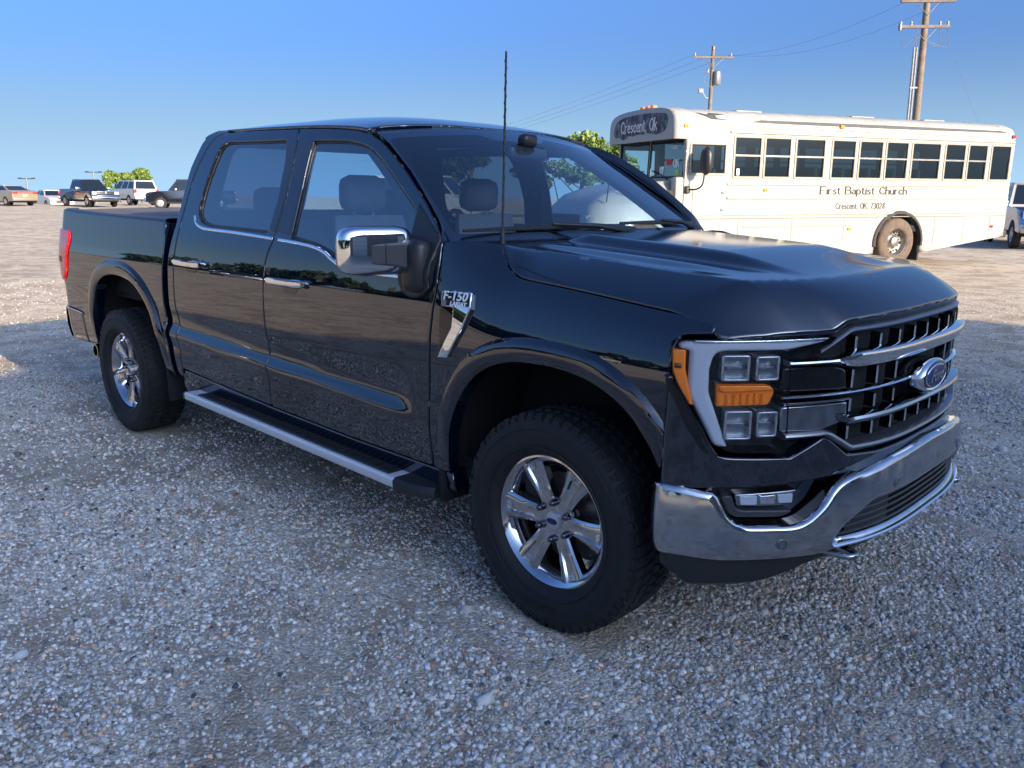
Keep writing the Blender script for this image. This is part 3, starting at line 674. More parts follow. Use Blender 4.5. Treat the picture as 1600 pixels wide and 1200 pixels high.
# headlights
simple('satin_light',(.42,.44,.47),.22,.7)
for s in (-1,1):
    HO=[(.981,1.150,.01),(.984,1.09),(.980,1.050,.02),(.944,.935),(.912,.838,.02),(.868,.804,.02),(.722,.797,.01),(.729,1.085,.004),(.724,1.108,.02),(.612,1.133,.01),(.585,1.152,.01),(.62,1.158),(.75,1.158),(.90,1.157)]
    hl=front_panel('headlight',fillet(mir(HO,s)[::s]),'gloss_black',.92,off=-.045,sp=.05,rnd=0,flange=.02)
    # recess wall
    o=fillet(mir(HO,s)); n=len(o); v=[fpt(y,z,.92,.0) for y,z in o]+[fpt(y,z,.92,-.047) for y,z in o]
    MB().add(v,[(i,(i+1)%n,n+(i+1)%n,n+i) for i in range(n)]).build('headlight_bezel','gloss_black',hl,smooth=40)
    # C-shaped daytime light
    Cc=[(.972,1.146,.02),(.60,1.150,.01),(.618,1.138,.01),(.735,1.118,.02),(.915,1.118,.03),(.922,1.06),(.921,.985,.02),(.872,.818,.005),(.905,.822,.02),(.944,.938,.02),(.958,.99),(.957,1.118,.01),(.974,1.122,.01)]
    front_panel('daytime_light',fillet(mir(Cc,s)[::s]),'drl_white',.92,hl,off=-.010,sp=.025,rnd=.010,flange=.02)
    front_panel('headlight_strip',fillet(mir([(.95,1.151,.004),(.60,1.154,.004),(.62,1.144,.004),(.95,1.141,.004)],s)[::s]),'chrome',.92,hl,off=-.004,sp=.03,rnd=.004,flange=.01)
    Am=[(.981,1.120,.004),(.962,1.118,.004),(.9615,1.06),(.947,.950,.004),(.962,.955,.004),(.979,1.055)]
    am=front_panel('side_marker',fillet(mir(Am,s)[::s]),'amber',.92,hl,off=-.004,sp=.02,rnd=.004,flange=.02)
    front_panel('marker_reflector',mir([(.976,1.078),(.967,1.077),(.967,1.063),(.976,1.064)],s)[::s],'amber_dark',.92,am,off=-.001,sp=.02,rnd=.001,flange=.004)
    Tn=[(.905,1.014,.006),(.775,1.012,.012),(.757,.990,.012),(.772,.946,.01),(.902,.944,.006)]
    tn=front_panel('turn_signal',fillet(mir(Tn,s)[::s]),'amber',.92,hl,off=-.020,sp=.02,rnd=.008,flange=.03)
    for i in range(6):
        y=.795+i*.017; MB().add([fpt(s*(y-.004),.952,.92,-.019),fpt(s*(y+.004),.952,.92,-.019),fpt(s*(y+.004),.985,.92,-.019),fpt(s*(y-.004),.985,.92,-.019),fpt(s*y,.952,.92,-.012),fpt(s*y,.985,.92,-.012)],[(0,4,5,3),(4,1,2,5),(0,1,4),(3,5,2)]).build('signal_prism','amber',tn)
    front_panel('signal_ledge',fillet(mir([(.903,1.012),(.777,1.010),(.765,.996),(.895,.992)],s)[::s]),'amber',.92,tn,off=-.010,sp=.02,rnd=.003,flange=.012)
    # four lamp modules: chrome frame, dark bowl, lens
    for (a0,a1,z0,z1) in ((.898,.832,1.026,1.106),(.818,.756,1.026,1.102),(.884,.818,.842,.934),(.806,.750,.848,.930)):
        O=fillet(mir([(a0,z0,.008),(a1,z0,.008),(a1,z1,.008),(a0,z1,.008)],s)[::-s]); I=fillet(mir([(a0-.007,z0+.008,.006),(a1+.007,z0+.008,.006),(a1+.007,z1-.008,.006),(a0-.007,z1-.008,.006)],s)[::-s])
        md=front_panel('lamp_module',O,'satin_light',.92,hl,holes=[I],off=-.006,sp=.02,rnd=.004,flange=.035)
        front_panel('lamp_bowl',I,'satin_light',.92,md,off=-.034,sp=.03,rnd=0,flange=0)
        ym,zm=(a0+a1)/2,(z0+z1)/2; rr=min((a0-a1)*.40,(z1-z0)*.36); c=Vector(fpt(s*ym,zm,.92,-.030)); nrm=(Vector(fpt(s*ym,zm,.92,0))-c).normalized(); ta=nrm.cross(Vector((0,0,1))).normalized()
        v=[];f=[]; N=16
        for q,(ra,h) in enumerate(((rr*1.12,0),(rr,.006),(rr*.8,.013),(rr*.45,.018))):
            for i in range(N): a=2*math.pi*i/N; v.append(c+ta*ra*math.cos(a)+Vector((0,0,1))*ra*math.sin(a)*1.15+nrm*h)
        for q in range(3):
            for i in range(N): f.append((q*N+i,q*N+(i+1)%N,(q+1)*N+(i+1)%N,(q+1)*N+i))
        f.append(tuple(3*N+i for i in range(N)))
        MB().add(v,f).build('lamp_lens','lens_clear',md,smooth=60)
        front_panel('lamp_blade',mir([(a0-.008,zm-.004),(a1+.008,zm-.004),(a1+.008,zm+.004),(a0-.008,zm+.004)],s)[::-s],'satin_grey',.92,md,off=-.014,sp=.03,rnd=.001,flange=.015)
    front_panel('headlight_lens',fillet(mir(HO,s)[::s]),'lens_clear',.92,hl,off=.002,sp=.05,rnd=0,flange=0)
    # bezel strip outside the lamp, catches the light
    front_panel('lamp_surround',fillet(mir([(.990,1.04),(.986,1.0),(.958,.880),(.935,.812,.02),(.905,.785,.02),(.900,.798),(.918,.832,.01),(.950,.935),(.984,1.045)],s)[::-s]),'gloss_black',.925,hl,off=.004,sp=.03,rnd=.004,flange=.02)
# lower fascia (body colour) under lamps and grille
FL=[(.992,.684),(.99,.90),(.988,1.035),(.985,1.045),(.952,.935),(.918,.832),(.900,.794),(.866,.790),(.72,.783),(.62,.838),(.60,.838),(.515,.772),(.35,.758),(.15,.755),(0,.755)]
FB=[(.992,.684),(.93,.690),(.80,.696),(.63,.702),(.58,.705),(.5,.705),(0,.725)]
poly=[(-a,z) for a,z in FL[:-1]]+[(a,z) for a,z in FL[::-1]]+[(a,z) for a,z in FB[1:-1]]+[(-a,z) for a,z in FB[::-1][:-1]]
front_panel('front_fascia',poly[::-1],'paint_black',.932,sp=.03,rnd=.008,flange=.05)
# chrome bumper
BT=[(1.013,.706),(.985,.703),(.95,.693),(.922,.686,.015),(.897,.612,.02),(.868,.583,.03),(.715,.574,.04),(.648,.632,.05),(.605,.694,.06),(.53,.716,.03),(.3,.738),(0,.748)]
BBt=[(0,.456),(.3,.456),(.585,.455,.02),(.62,.447,.02),(.80,.445),(.90,.446),(.985,.456),(1.013,.460)]
half=[(-a,z,*r) for a,z,*r in BT]
bpoly=fillet([(-a,z,*r) for a,z,*r in BT]+[(a,z,*r) for a,z,*r in BT[::-1][1:]]+[(a,z,*r) for a,z,*r in BBt[::-1]]+[(-a,z,*r) for a,z,*r in BBt[1:]])[::-1]
IN=fillet([(-.592,.502,.02),(-.565,.552,.03),(-.435,.618,.04),(.435,.618,.04),(.565,.552,.03),(.592,.502,.02),(.30,.497),(0,.496),(-.30,.497)])
def bumpfn(y,z):
    bul=.018*math.sin(max(0,min(1,(z-.45)/.27))*math.pi)
    p=fpt(y,z,.972,bul-.055*max(0,(.52-z)/.07)**2*.35)
    a=abs(y)
    return p
bump=panel('front_bumper',bpoly,bumpfn,'chrome_dusty',truck,holes=[IN],sp=.028,rnd=.020,flange=.05)
for s in (-1,1):   # bumper wing along the wheel opening
    # fog lamp recess
    fp=fillet(mir([(.925,.705,.01),(.893,.605,.02),(.866,.575,.02),(.715,.566,.03),(.642,.628,.03),(.600,.708,.01)],s)[::-s])
    fg=front_panel('fog_lamp_recess',fp,'gloss_black',.93,bump,off=-.03,sp=.05,rnd=0,flange=.03)
    front_panel('fog_lamp_trim',fillet(mir([(.898,.668,.01),(.880,.612,.02),(.860,.598,.02),(.735,.592,.02),(.700,.612,.02),(.860,.622,.02),(.872,.670,.01)],s)[::-s]),'plastic_grey',.945,fg,off=-.006,sp=.03,rnd=.006,flange=.04)
    fl=front_panel('fog_lamp',fillet(mir([(.862,.670,.006),(.855,.632,.006),(.735,.626,.006),(.690,.675,.006)],s)[::-s]),'chrome_dark',.94,bump,off=-.012,sp=.03,rnd=.004,flange=.03)
    for i in range(3): front_panel('fog_lamp_cell',fillet(mir([(.850-.05*i,.664,.004),(.847-.05*i,.638,.004),(.806-.05*i,.636,.004),(.806-.05*i,.666,.004)],s)[::-s]),'drl_white' if i!=1 else 'chrome',.94,fl,off=-.006,sp=.03,rnd=.002,flange=.008)
    front_panel('fog_lamp_lens',fillet(mir([(.868,.674,.006),(.858,.628,.006),(.732,.622,.006),(.684,.678,.006)],s)[::-s]),'lens_clear',.94,fl,off=.002,sp=.05,rnd=0,flange=0)
    # parking sensors
    for yy,zz in ((.765,.520),(.315,.652)):
        c=Vector(bumpfn(s*yy,zz)); nn=(Vector(fpt(s*yy,zz,.972,.1))-Vector(fpt(s*yy,zz,.972,0))).normalized(); ta=nn.cross(Vector((0,0,1))).normalized(); v=[];f=[];N=20
        for ra,h in ((.0185,-.004),(.0185,.003),(.0155,.004),(.014,.001),(.0125,.001),(.011,.0035)):
            for i in range(N): a=2*math.pi*i/N; v.append(c+ta*ra*math.cos(a)+Vector((0,0,1))*ra*math.sin(a)+nn*h)
        for q in range(5):
            for i in range(N): f.append((q*N+i,q*N+(i+1)%N,(q+1)*N+(i+1)%N,(q+1)*N+i))
        f.append(tuple(5*N+i for i in range(N)))
        MB().add(v,f).build('parking_sensor','satin_grey',bump,smooth=40)
    # tow hook
    hk=[(.78,s*.555,.452),(.86,s*.555,.446),(.915,s*.548,.444),(.935,s*.53,.444),(.935,s*.512,.444),(.915,s*.498,.445),(.86,s*.492,.446),(.78,s*.492,.452)]
    MB().tube(catmull(hk,4),.012,8).build('tow_hook','chrome_dark',truck,smooth=60)
# air intake inside the bumper
intake=front_panel('air_intake',inset(IN,-.02),'matt_black',.93,bump,off=-.03,sp=.08,rnd=0,flange=.02)
for z,w in ((.516,.56),(.538,.54),(.560,.52),(.582,.47),(.603,.42)):
    sweep_y('intake_slat','plastic_black',intake,Y(-w,w,31),z,.0055,.955,[(-.02,-1),(.004,-.9),(.006,0),(.004,.9),(-.02,1)])
for s in (-1,1): front_panel('intake_cover',fillet(mir([(.535,.512,.01),(.50,.570,.02),(.43,.602,.02),(.30,.604,.01),(.30,.508,.01)],s)[::-s]),'plastic_black',.958,intake,off=.0,sp=.05,rnd=.006,flange=.03)
sweep_y('bumper_lip','chrome',bump,Y(-.60,.60,41),lambda y:.488,.0045,.978,[(-.03,-1),(.006,-1),(.009,0),(.004,1),(-.03,1)])
# plastic air dam under the bumper
v=[];f=[]; ys=Y(-.985,.985,49)
for y in ys:
    a=abs(y); zb=.345+.05*sst(.80,.55,a)+.06*sst(.95,.99,a)
    for (o,z) in ((-.02,.47),(-.012,.44),(-.02,zb+.02),(-.05,zb),(-.12,zb+.01)): v.append(fpt(y,z,.945-.02*(1 if a<.9 else 1),o))
for i in range(48):
    for j in range(4): f.append((i*5+j,i*5+j+1,(i+1)*5+j+1,(i+1)*5+j))
MB().add(v,f).build('air_dam','plastic_black',truck,smooth=40)
# ------------------------------------------------------------------ wheels
TR=.412
def make_wheel(spoke0,name='wheel'):
    """wheel centred at the origin, outer face towards -y (y=-.14 sidewall)"""
    w=MB().lathe([(.205,.10),(.222,.09),(.225,-.07),(.238,-.085),(.2505,-.092),(.2505,-.100),(.243,-.1015),(.233,-.094),(.215,-.075),(.205,-.03),(.200,.09)],64,'y',closed=True).build(name,'wheel_chrome',None,smooth=35)
    prof=[(.245,.10),(.262,.118),(.30,.137),(.345,.138),(.375,.128),(.396,.112),(.403,.09),(.4045,.0),(.403,-.09),(.396,-.112),(.380,-.126),(.366,-.133),(.345,-.1375),(.30,-.1365),(.272,-.125),(.262,-.119),(.256,-.108),(.2485,-.098)]
    ty=MB().lathe(prof,72,'y').build('tyre','rubber',w,smooth=50)
    # sidewall ribs + tread blocks, one joined part
    tb=MB(); N=58; TRr=TR
    def blk(th0,th1,y0,y1,r0,r1,skew=0,y_out=None):
        v=[]
        for (y,sk) in ((y0,0),(y1,skew)):
            for th in (th0+sk,th1+sk):
                for r_ in (r0,r1):
                    inset_=.003 if r_==r1 else 0
                    tt=th+(inset_/r1 if th in (th0+sk,) else -inset_/r1)
                    v.append((r_*math.cos(tt),y+(inset_ if y==y0 else -inset_)*(1 if y1>y0 else -1),r_*math.sin(tt)))
        tb.add(v,[(0,1,3,2),(4,6,7,5),(0,4,5,1),(2,3,7,6),(1,5,7,3),(0,2,6,4)])
    dth=2*math.pi/N
    for i in range(N):
        a=i*dth; alt=i%2
        # shoulder blocks (long/short alternate) that wrap on to the sidewall
        for sg in (-1,1):
            ps=0 if sg<0 else dth*.5
            blk(a+ps,a+ps+dth*.80,sg*(.120 if alt else .115),sg*.070,.392,TRr-.004,skew=dth*.16)
            if alt: blk(a+ps,a+ps+dth*.80,sg*.1275,sg*.119,.372,.399)
            else: blk(a+ps+dth*.1,a+ps+dth*.75,sg*.1265,sg*.118,.380,.399)
        blk(a+dth*.2,a+dth*.92,-.066,-.026,.396,TRr,skew=dth*.32); blk(a,a+dth*.72,-.020,.020,.396,TRr,skew=-dth*.25); blk(a+dth*.2,a+dth*.92,.026,.066,.396,TRr,skew=dth*.32)
    t_=tb.build('tread','rubber',ty,fix=True); t_['kind']='stuff'
    for r_ in (.352,.287): MB().lathe([(r_-.003,-.1365),(r_,-.1392),(r_+.003,-.1365)],72,'y').build('sidewall_ring','rubber',ty,smooth=60)
    tv,tf=text_mesh('COOPER',.036,.001,space=1.15,res=2)
    ac=-math.pi/2; MB().add([((.320-y)*math.cos(ac+x/.33),-.1385-z,(.320-y)*math.sin(ac+x/.33)) for x,y,z in tv],tf).build('sidewall_lettering','rubber',ty)
    # brake
    br=MB().lathe([(.07,.0),(.165,.0),(.168,-.004),(.168,-.020),(.165,-.024),(.07,-.024),(.07,-.05),(.03,-.05)],40,'y',c=(0,.02,0)).build('brake_disc','brake_disc',w,smooth=40)
    MB().box((-.19,-.035,.02),(-.10,.045,.16),.02).build('brake_caliper','steel_dark',w,smooth=40)
    # six spokes: each a lofted bar with a recessed pocket towards the rim
    st=[(.045,.026,-.066),(.066,.033,-.070),(.090,.0355,-.0715),(.120,.0375,-.0745),(.155,.0425,-.079),(.190,.0495,-.084),(.213,.0545,-.087),(.236,.059,-.0915)]
    for k in range(6):
        a0=math.radians(spoke0+60*k); ca,sa=math.cos(a0),math.sin(a0); v=[];f=[]
        for (r_,hw,yf) in st:
            pk=.0 if r_<.10 else min(1,(r_-.10)/.04)
            g=.0075*pk if r_<.225 else .001
            cs=[(-hw*1.06,yf+.034),(-hw,yf+.006),(-hw*.80,yf),(-hw*.46,yf-.0015),(-hw*.34,yf-.001+g),(0,yf-.001+g*1.1),(hw*.34,yf-.001+g),(hw*.46,yf-.0015),(hw*.80,yf),(hw,yf+.006),(hw*1.06,yf+.034)]
            for (t,yy) in cs: v.append((r_*ca-t*sa,yy,r_*sa+t*ca))
        m=11
        for i in range(len(st)-1):
            for j in range(m-1): f.append((i*m+j,i*m+j+1,(i+1)*m+j+1,(i+1)*m+j))
        MB().add(v,f).build('spoke','chrome_dark' if False else 'wheel_chrome',w,smooth=28)
        a1=a0+math.radians(30); c=(.071*math.cos(a1),0,.071*math.sin(a1))
        MB().lathe([(0,-.096),(.008,-.095),(.0115,-.090),(.0135,-.080),(.0135,-.06)],12,'y',c=c).build('lug_nut','lug_dark',w,smooth=50)
        # small bright plug at the spoke end
        pr=.214; mb=MB(); q=[(pr-.012,-.012),(pr-.012,.012),(pr+.010,.018),(pr+.010,-.018)]
        v=[(r_*ca-t*sa,-.0835-.0035*(r_-pr+.012)/.022,r_*sa+t*ca) for r_,t in q]; v2=[(x,y+.006,z) for x,y,z in v]
        mb.add(v+v2,[(0,1,2,3),(0,4,5,1),(1,5,6,2),(2,6,7,3),(3,7,4,0)]).build('spoke_insert','chrome',w)
    MB().lathe([(0,-.0665),(.05,-.068),(.085,-.066),(.092,-.055),(.092,-.03)],36,'y').build('hub','wheel_chrome',w,smooth=40)
    cc=MB().lathe([(0,-.084),(.025,-.0835),(.032,-.081),(.035,-.075),(.036,-.06)],36,'y').build('centre_cap','cap_silver',w,smooth=40)
    n=24; MB().add([(.026*math.cos(2*math.pi*i/n),-.0848,.0115*math.sin(2*math.pi*i/n)) for i in range(n)]+[(.026*math.cos(2*math.pi*i/n),-.083,.0115*math.sin(2*math.pi*i/n)) for i in range(n)],[tuple(range(n))]+[(i,(i+1)%n,n+(i+1)%n,n+i) for i in range(n)]).build('cap_badge','badge_blue',cc)
    return w
simple('wheel_chrome',(.56,.56,.58),.10,1,rvar=.04,scale=20); simple('lug_dark',(.16,.16,.17),.12,1); simple('barrel',(.20,.20,.21),.25,1); simple('cap_silver',(.55,.56,.58),.35,.6)
def copy_tree(o,parent=None):
    c=o.copy(); COL.objects.link(c); c.parent=parent
    for ch in list(o.children): copy_tree(ch,c)
    return c
w0=make_wheel(-2)
wheels=[(0.0,-.848,0),(-3.735,-.870,math.radians(37)),(0.0,.848,.3),(-3.735,.870,.7)]
for i,(x,y,a) in enumerate(wheels):
    o=w0 if i==0 else copy_tree(w0)
    o.parent=truck; o.location=(x,y,.409)
    o.rotation_euler=(0,a,0) if y<0 else (0,a,math.pi)
# ------------------------------------------------------------------ running boards
for s in (-1,1):
    def zb(x): return .398+(-x-.82)*.0225
    def brd(name,mat,parent,x0,x1,yo,yi,zt,zbm,n=10,bev=True):
        v=[];f=[]
        for x in np.linspace(x0,x1,n):
            z=zb(x); v+=[(x,s*yi,z+zbm),(x,s*(yo-.004),z+zbm),(x,s*yo,z+zbm+.006),(x,s*yo,z+zt-.008),(x,s*(yo-.008),z+zt),(x,s*yi,z+zt)]
        for i in range(n-1):
            for j in range(6): f.append((i*6+j,i*6+(j+1)%6,(i+1)*6+(j+1)%6,(i+1)*6+j))
        f+= [tuple(range(6)),tuple((n-1)*6+j for j in range(6))]
        return MB().add(v,f).build(name,mat,parent,smooth=35)
    rbd=brd('running_board','alu_board',truck,-2.74,-.80,1.035,.80,.0,-.042)
    brd('board_pad','plastic_black',rbd,-2.62,-.86,1.012,.872,.006,-.004)
    brd('board_inner_rail','plastic_black',rbd,-2.74,-.78,.835,.78,.03,-.02)
    for k in range(40):
        x=-2.58+k*.043; MB().box((x,s*.895,zb(x)+.003),(x+.017,s*.995,zb(x)+.010),.003).build('board_rib','matt_black',rbd)
    for x0,x1,sg in ((-.80,-.60,1),(-2.74,-2.80,-1)):
        v=[];f=[]
        for t in (0,.4,.75,1):
            x=x0+(x1-x0)*t; z=zb(x0); k=1-.25*t**3; lift=-.01*t
            v+=[(x,s*.80,z-.045+lift),(x,s*(.80+.236*k),z-.042+lift),(x,s*(.80+.238*k),z-.008+lift),(x,s*(.80+.225*k),z+.004+lift),(x,s*.80,z+.006+lift)]
        for i in range(3):
            for j in range(5): f.append((i*5+j,i*5+(j+1)%5,(i+1)*5+(j+1)%5,(i+1)*5+j))
        f+=[tuple(range(5)),tuple(15+j for j in range(5))]
        MB().add(v,f).build('board_end_cap','plastic_black',rbd,smooth=40)
    for x in (-2.4,-1.6,-1.0): MB().tube([(x,s*.60,.50),(x,s*.80,.40),(x,s*.98,zb(x)-.03)],.018,6).build('board_bracket','matt_black',rbd)
# ------------------------------------------------------------------ fender badge
for s in (-1,1):
    bp_=lambda x,z,o=0.0:(x,s*(S(x,z)+o),z)
    B=fillet([(-.527,1.213,.008),(-.378,1.216,.010),(-.372,1.155,.008),(-.527,1.152,.008)])
    Bi=inset(B,.007)
    stem=fillet([(-.527,1.213,.008),(-.378,1.216,.010),(-.372,1.155),(-.391,1.112),(-.404,1.082),(-.492,.955,.004),(-.548,.950,.004),(-.464,1.078),(-.460,1.13),(-.462,1.153),(-.527,1.152,.008)])
    fb=panel('fender_badge',stem,lambda x,z:bp_(x,z,.016),'chrome',truck,sp=.02,rnd=.005,flange=.02,flip=s>0)
    panel('badge_plate',Bi,lambda x,z:bp_(x,z,.0175),'matt_black',fb,sp=.03,rnd=0,flange=.002,flip=s>0)
    panel('badge_mesh',[(-.522,1.156),(-.495,1.156),(-.495,1.178),(-.522,1.178)],lambda x,z:bp_(x,z,.0178),'satin_grey',fb,sp=.03,rnd=0,flange=.001,flip=s>0)
    for txt,size,xc,zc in (('F-150',.046,-.452,1.194),('LARIAT',.0215,-.432,1.167)):
        tv,tf=text_mesh(txt,size,.001,shear=.12,space=1.05,offset=.001)
        MB().add([bp_(xc-s*x*1.12,zc+y,.0195+z) for x,y,z in tv],tf).build('badge_lettering','white_mark',fb)
    # dark vent behind the stem
    panel('fender_vent',fillet([(-.545,1.145,.01),(-.470,1.145,.01),(-.470,1.08,.01),(-.545,.975,.01)]),lambda x,z:bp_(x,z,.0015),'gloss_black',fb,sp=.03,rnd=0,flange=.001,flip=s>0)
# ------------------------------------------------------------------ mirrors
for s in (-1,1):
    A=Vector((-.838,s*1.212,0)); Bv=Vector((-.735,s*.985,0)); ax=(Bv-A); L=ax.length; ax.normalize(); nrm=Vector((ax.y,-ax.x,0))
    if nrm.x<0: nrm=-nrm
    spow=lambda v_,e:math.copysign(abs(v_)**e,v_)
    v=[];f=[];NU,NV=40,24
    for i in range(NV+1):
        ph=-math.pi/2+math.pi*i/NV
        for j in range(NU):
            th=2*math.pi*j/NU; cu=spow(math.cos(ph),.42)*spow(math.cos(th),.40); cd=spow(math.cos(ph),.42)*spow(math.sin(th),.62); ch=spow(math.sin(ph),.42)
            p=A+ax*(L*.47+cu*L*.60)+nrm*(cd*.068-.012*cu-.004); v.append((p.x,p.y,1.354+ch*.094+.006*cu*s*0))
    for i in range(NV):
        for j in range(NU): f.append((i*NU+j,i*NU+(j+1)%NU,(i+1)*NU+(j+1)%NU,(i+1)*NU+j))
    mr=MB().add(v,f).build('side_mirror','chrome',truck,smooth=60)
    q=lambda u,h,d:tuple(A+ax*u*L+nrm*d+Vector((0,0,h)))
    # black arm set into the cap, running to the door
    arm=[(.34,1.382),(.34,1.302),(.70,1.296),(1.25,1.262),(1.36,1.28),(1.36,1.388)]
    v=[q(u,h,.066) for u,h in arm]+[q(u,h,-.03) for u,h in arm]; n=len(arm)
    ar=MB().add(v,[tuple(range(n)),tuple(range(2*n-1,n-1,-1))]+[(i,(i+1)%n,n+(i+1)%n,n+i) for i in range(n)]).build('mirror_arm','plastic_grey',mr)
    bv=ar.modifiers.new('bevel','BEVEL'); bv.width=.008; bv.segments=2
    MB().add([q(.585,1.383,.0672),(q(.60,1.383,.0672)),q(.60,1.302,.0672),q(.585,1.302,.0672)],[(0,1,2,3)]).build('arm_seam','matt_black',ar)
    # base on the door, sail panel
    panel('mirror_base',fillet([(-.585,1.405,.01),(-.765,1.545,.02),(-.775,1.40),(-.79,1.19,.06),(-.70,1.155,.05),(-.60,1.20,.05)]),lambda x,z,s=s:(x,s*(S(x,z)+.004+.030*math.exp(-((z-1.28)/.09)**2)),z),'plastic_black',mr,sp=.03,rnd=.01,flange=.02,flip=s>0)
    MB().box((-.74,s*.93,1.19),(-.62,s*1.03,1.40),.035).build('mirror_foot','plastic_black',mr,smooth=50)
    g=[q(.06,1.285,-.080),q(.06,1.43,-.080),q(.95,1.43,-.080),q(.95,1.285,-.080)]
    MB().add(g,[(0,1,2,3)]).build('mirror_glass','chrome',mr)
    MB().box((-.86,s*1.10,1.255),(-.79,s*1.16,1.275),.01).build('mirror_camera','plastic_black',mr,smooth=40)
# ------------------------------------------------------------------ interior
def seat(name,x,y,w,zs=.78,h=.68,head=True,mat='seat_leather'):
    o=MB().box((x-.05,y-w/2,zs-.08),(x+.50,y+w/2,zs+.06),.05).build(name,mat,truck,smooth=60)
    v=[];f=[];n=14;m=10
    for i in range(n+1):
        t=i/n; z=zs+.02+h*t; xb=x-.02-.13*t-.05*math.sin(math.pi*t)*0
        ww=w*.5*(1-.18*t**3)
        for j in range(m):
            a=2*math.pi*j/m; dx=.075*math.cos(a)*(1-.35*t); dy=ww*math.copysign(abs(math.sin(a))**.6,math.sin(a))
            v.append((xb+dx+(.02 if abs(math.sin(a))>.8 else 0),y+dy,z))
    for i in range(n):
        for j in range(m): f.append((i*m+j,i*m+(j+1)%m,(i+1)*m+(j+1)%m,(i+1)*m+j))
    f+=[tuple(range(m)),tuple(n*m+j for j in range(m))]
    MB().add(v,f).build('seat_back',mat,o,smooth=60)
    if head:
        MB().box((x-.235,y-.135,zs+h+.035),(x-.115,y+.135,zs+h+.225),.055).build('headrest',mat,o,smooth=60)
        for d in (-.06,.06): MB().tube([(x-.17,y+d,zs+h-.04),(x-.175,y+d,zs+h+.08)],.006,6).build('headrest_post','chrome',o)
    return o
seat('front_seat',-1.62,-.42,.54,h=.66); seat('front_seat',-1.62,.42,.54,h=.66)
seat('rear_seat',-2.50,-.42,.70,.82,.56); seat('rear_seat',-2.50,.42,.70,.82,.56)
ds=MB(); v=[];f=[]
for y in np.linspace(-.80,.80,17):
    k=.05*math.exp(-((y-.42)/.22)**2); ex=.10*(abs(y)/.8)**2
    v+=[(-.47-ex,y*1.0,1.36),(-.56-ex,y,1.385),(-.72-ex*.5,y,1.375+k),(-.84-ex*.3,y,1.32+k*.6),(-.86,y,1.12),(-.78,y,.98)]
for i in range(16):
    for j in range(5): f.append((i*6+j,i*6+j+1,(i+1)*6+j+1,(i+1)*6+j))
dash=MB().add(v,f).build('dashboard','interior_dark',truck,smooth=50)
MB().box((-.86,-.20,1.16),(-.84,.12,1.36),.01).build('dash_screen','gloss_black',dash)
MB().box((-1.55,-.13,.70),(-.86,.13,1.02),.03).build('centre_console','interior_dark',truck,smooth=50)
# steering wheel
c=Vector((-1.02,.42,1.235)); ax=Vector((-.90,0,.42)).normalized(); e1=Vector((0,1,0)); e2=ax.cross(e1).normalized()
ring=[c+(e1*math.cos(a)+e2*math.sin(a))*.185 for a in np.linspace(0,2*math.pi,33)]
sw=MB().tube(ring,.017,8,cap=False).build('steering_wheel','interior_dark',truck,smooth=60)
MB().box((-1.05,.34,1.16),(-.98,.50,1.28),.03).build('steering_hub','interior_dark',sw,smooth=50)
for a in (0,math.pi,-math.pi/2): MB().tube([c,c+(e1*math.cos(a)+e2*math.sin(a))*.18],.016,6).build('steering_spoke','interior_dark',sw)
MB().tube([c,c-ax*.22],.03,8).build('steering_column','interior_dark',sw)
# rear-view mirror
m_=MB().box((-1.03,-.13,1.735),(-.995,.13,1.805),.02).build('rear_view_mirror','plastic_black',truck,smooth=50)
MB().box((-1.04,-.05,1.80),(-.98,.05,1.86),.02).build('mirror_mount','plastic_black',m_,smooth=50)
for y in (-.40,.40): MB().box((-1.36,y-.2,1.862),(-1.24,y+.2,1.872),.004).build('sun_visor','headliner',truck,smooth=40)
# ------------------------------------------------------------------ white church bus
simple('bus_white',(.330,.325,.288),.42,0,.15,var=.08,scale=2.2,rvar=.1)
simple('bus_trim',(.26,.245,.20),.5,var=.08,scale=3)
simple('bus_grey_paint',(.045,.045,.048),.6,var=.25,scale=9)
simple('bus_rubber',(.03,.029,.028),.75)
simple('dusty_rubber',(.115,.083,.06),.9,var=.25,scale=9,bump=.1,bscale=40)
simple('bus_seat',(.05,.13,.12),.6)
simple('steel_rim',(.30,.28,.25),.35,.8,var=.25,scale=12)
simple('letter_paint',(.018,.017,.016),.6,var=.3,scale=20)
simple('sign_dark',(.055,.06,.075),.7,var=.5,scale=18)
simple('red_sticker',(.55,.02,.03),.5); simple('lime_sticker',(.35,.60,.03),.5); simple('paper_white',(.75,.75,.73),.6)
glass('bus_glass',(.20,.24,.25),1.0,1.6)
glass('bus_windscreen',(.62,.74,.76),1.0,1.5)
BUS_H=math.atan2(-.920,-.390)
bus=empty('church_bus',(-6.26-.920*1.2,11.46+.390*1.2,.155),BUS_H)
bus.rotation_euler=(0,math.radians(.42),BUS_H)
tag(bus,'white church bus with dark side windows and peeling front sign','bus')
HW=1.2
XF,XR=1.17,-7.50      # windshield plane and rear
def bpanel(name,poly,y,mat,parent=bus,holes=(),sgn=1,fn=None,**k):
    return panel(name,poly,(lambda x,z:(x,sgn*y,z)),mat,parent,holes=holes,flip=(sgn>0),**k)
wedge=[(.09,-.54),(-.62,-1.25),(-1.37,-2.10),(-2.28,-2.89),(-2.99,-3.62),(-3.71,-4.32),(-4.43,-5.25),(-5.39,-5.99),(-6.08,-6.66),(-6.79,-7.40)]
wins=[fillet([(a-.0,1.80,.03),(b+.0,1.80,.03),(b+.0,2.545,.04),(a-.0,2.545,.04)],3) for a,b in wedge]
drv=fillet([(1.06,1.85,.03),(.27,1.85,.03),(.27,2.40,.03),(1.06,2.40,.03)],3)
AX=-4.28
archp=[(AX+.66*math.cos(t),.50+.60*math.sin(t)) for t in np.linspace(0,math.pi,17)]
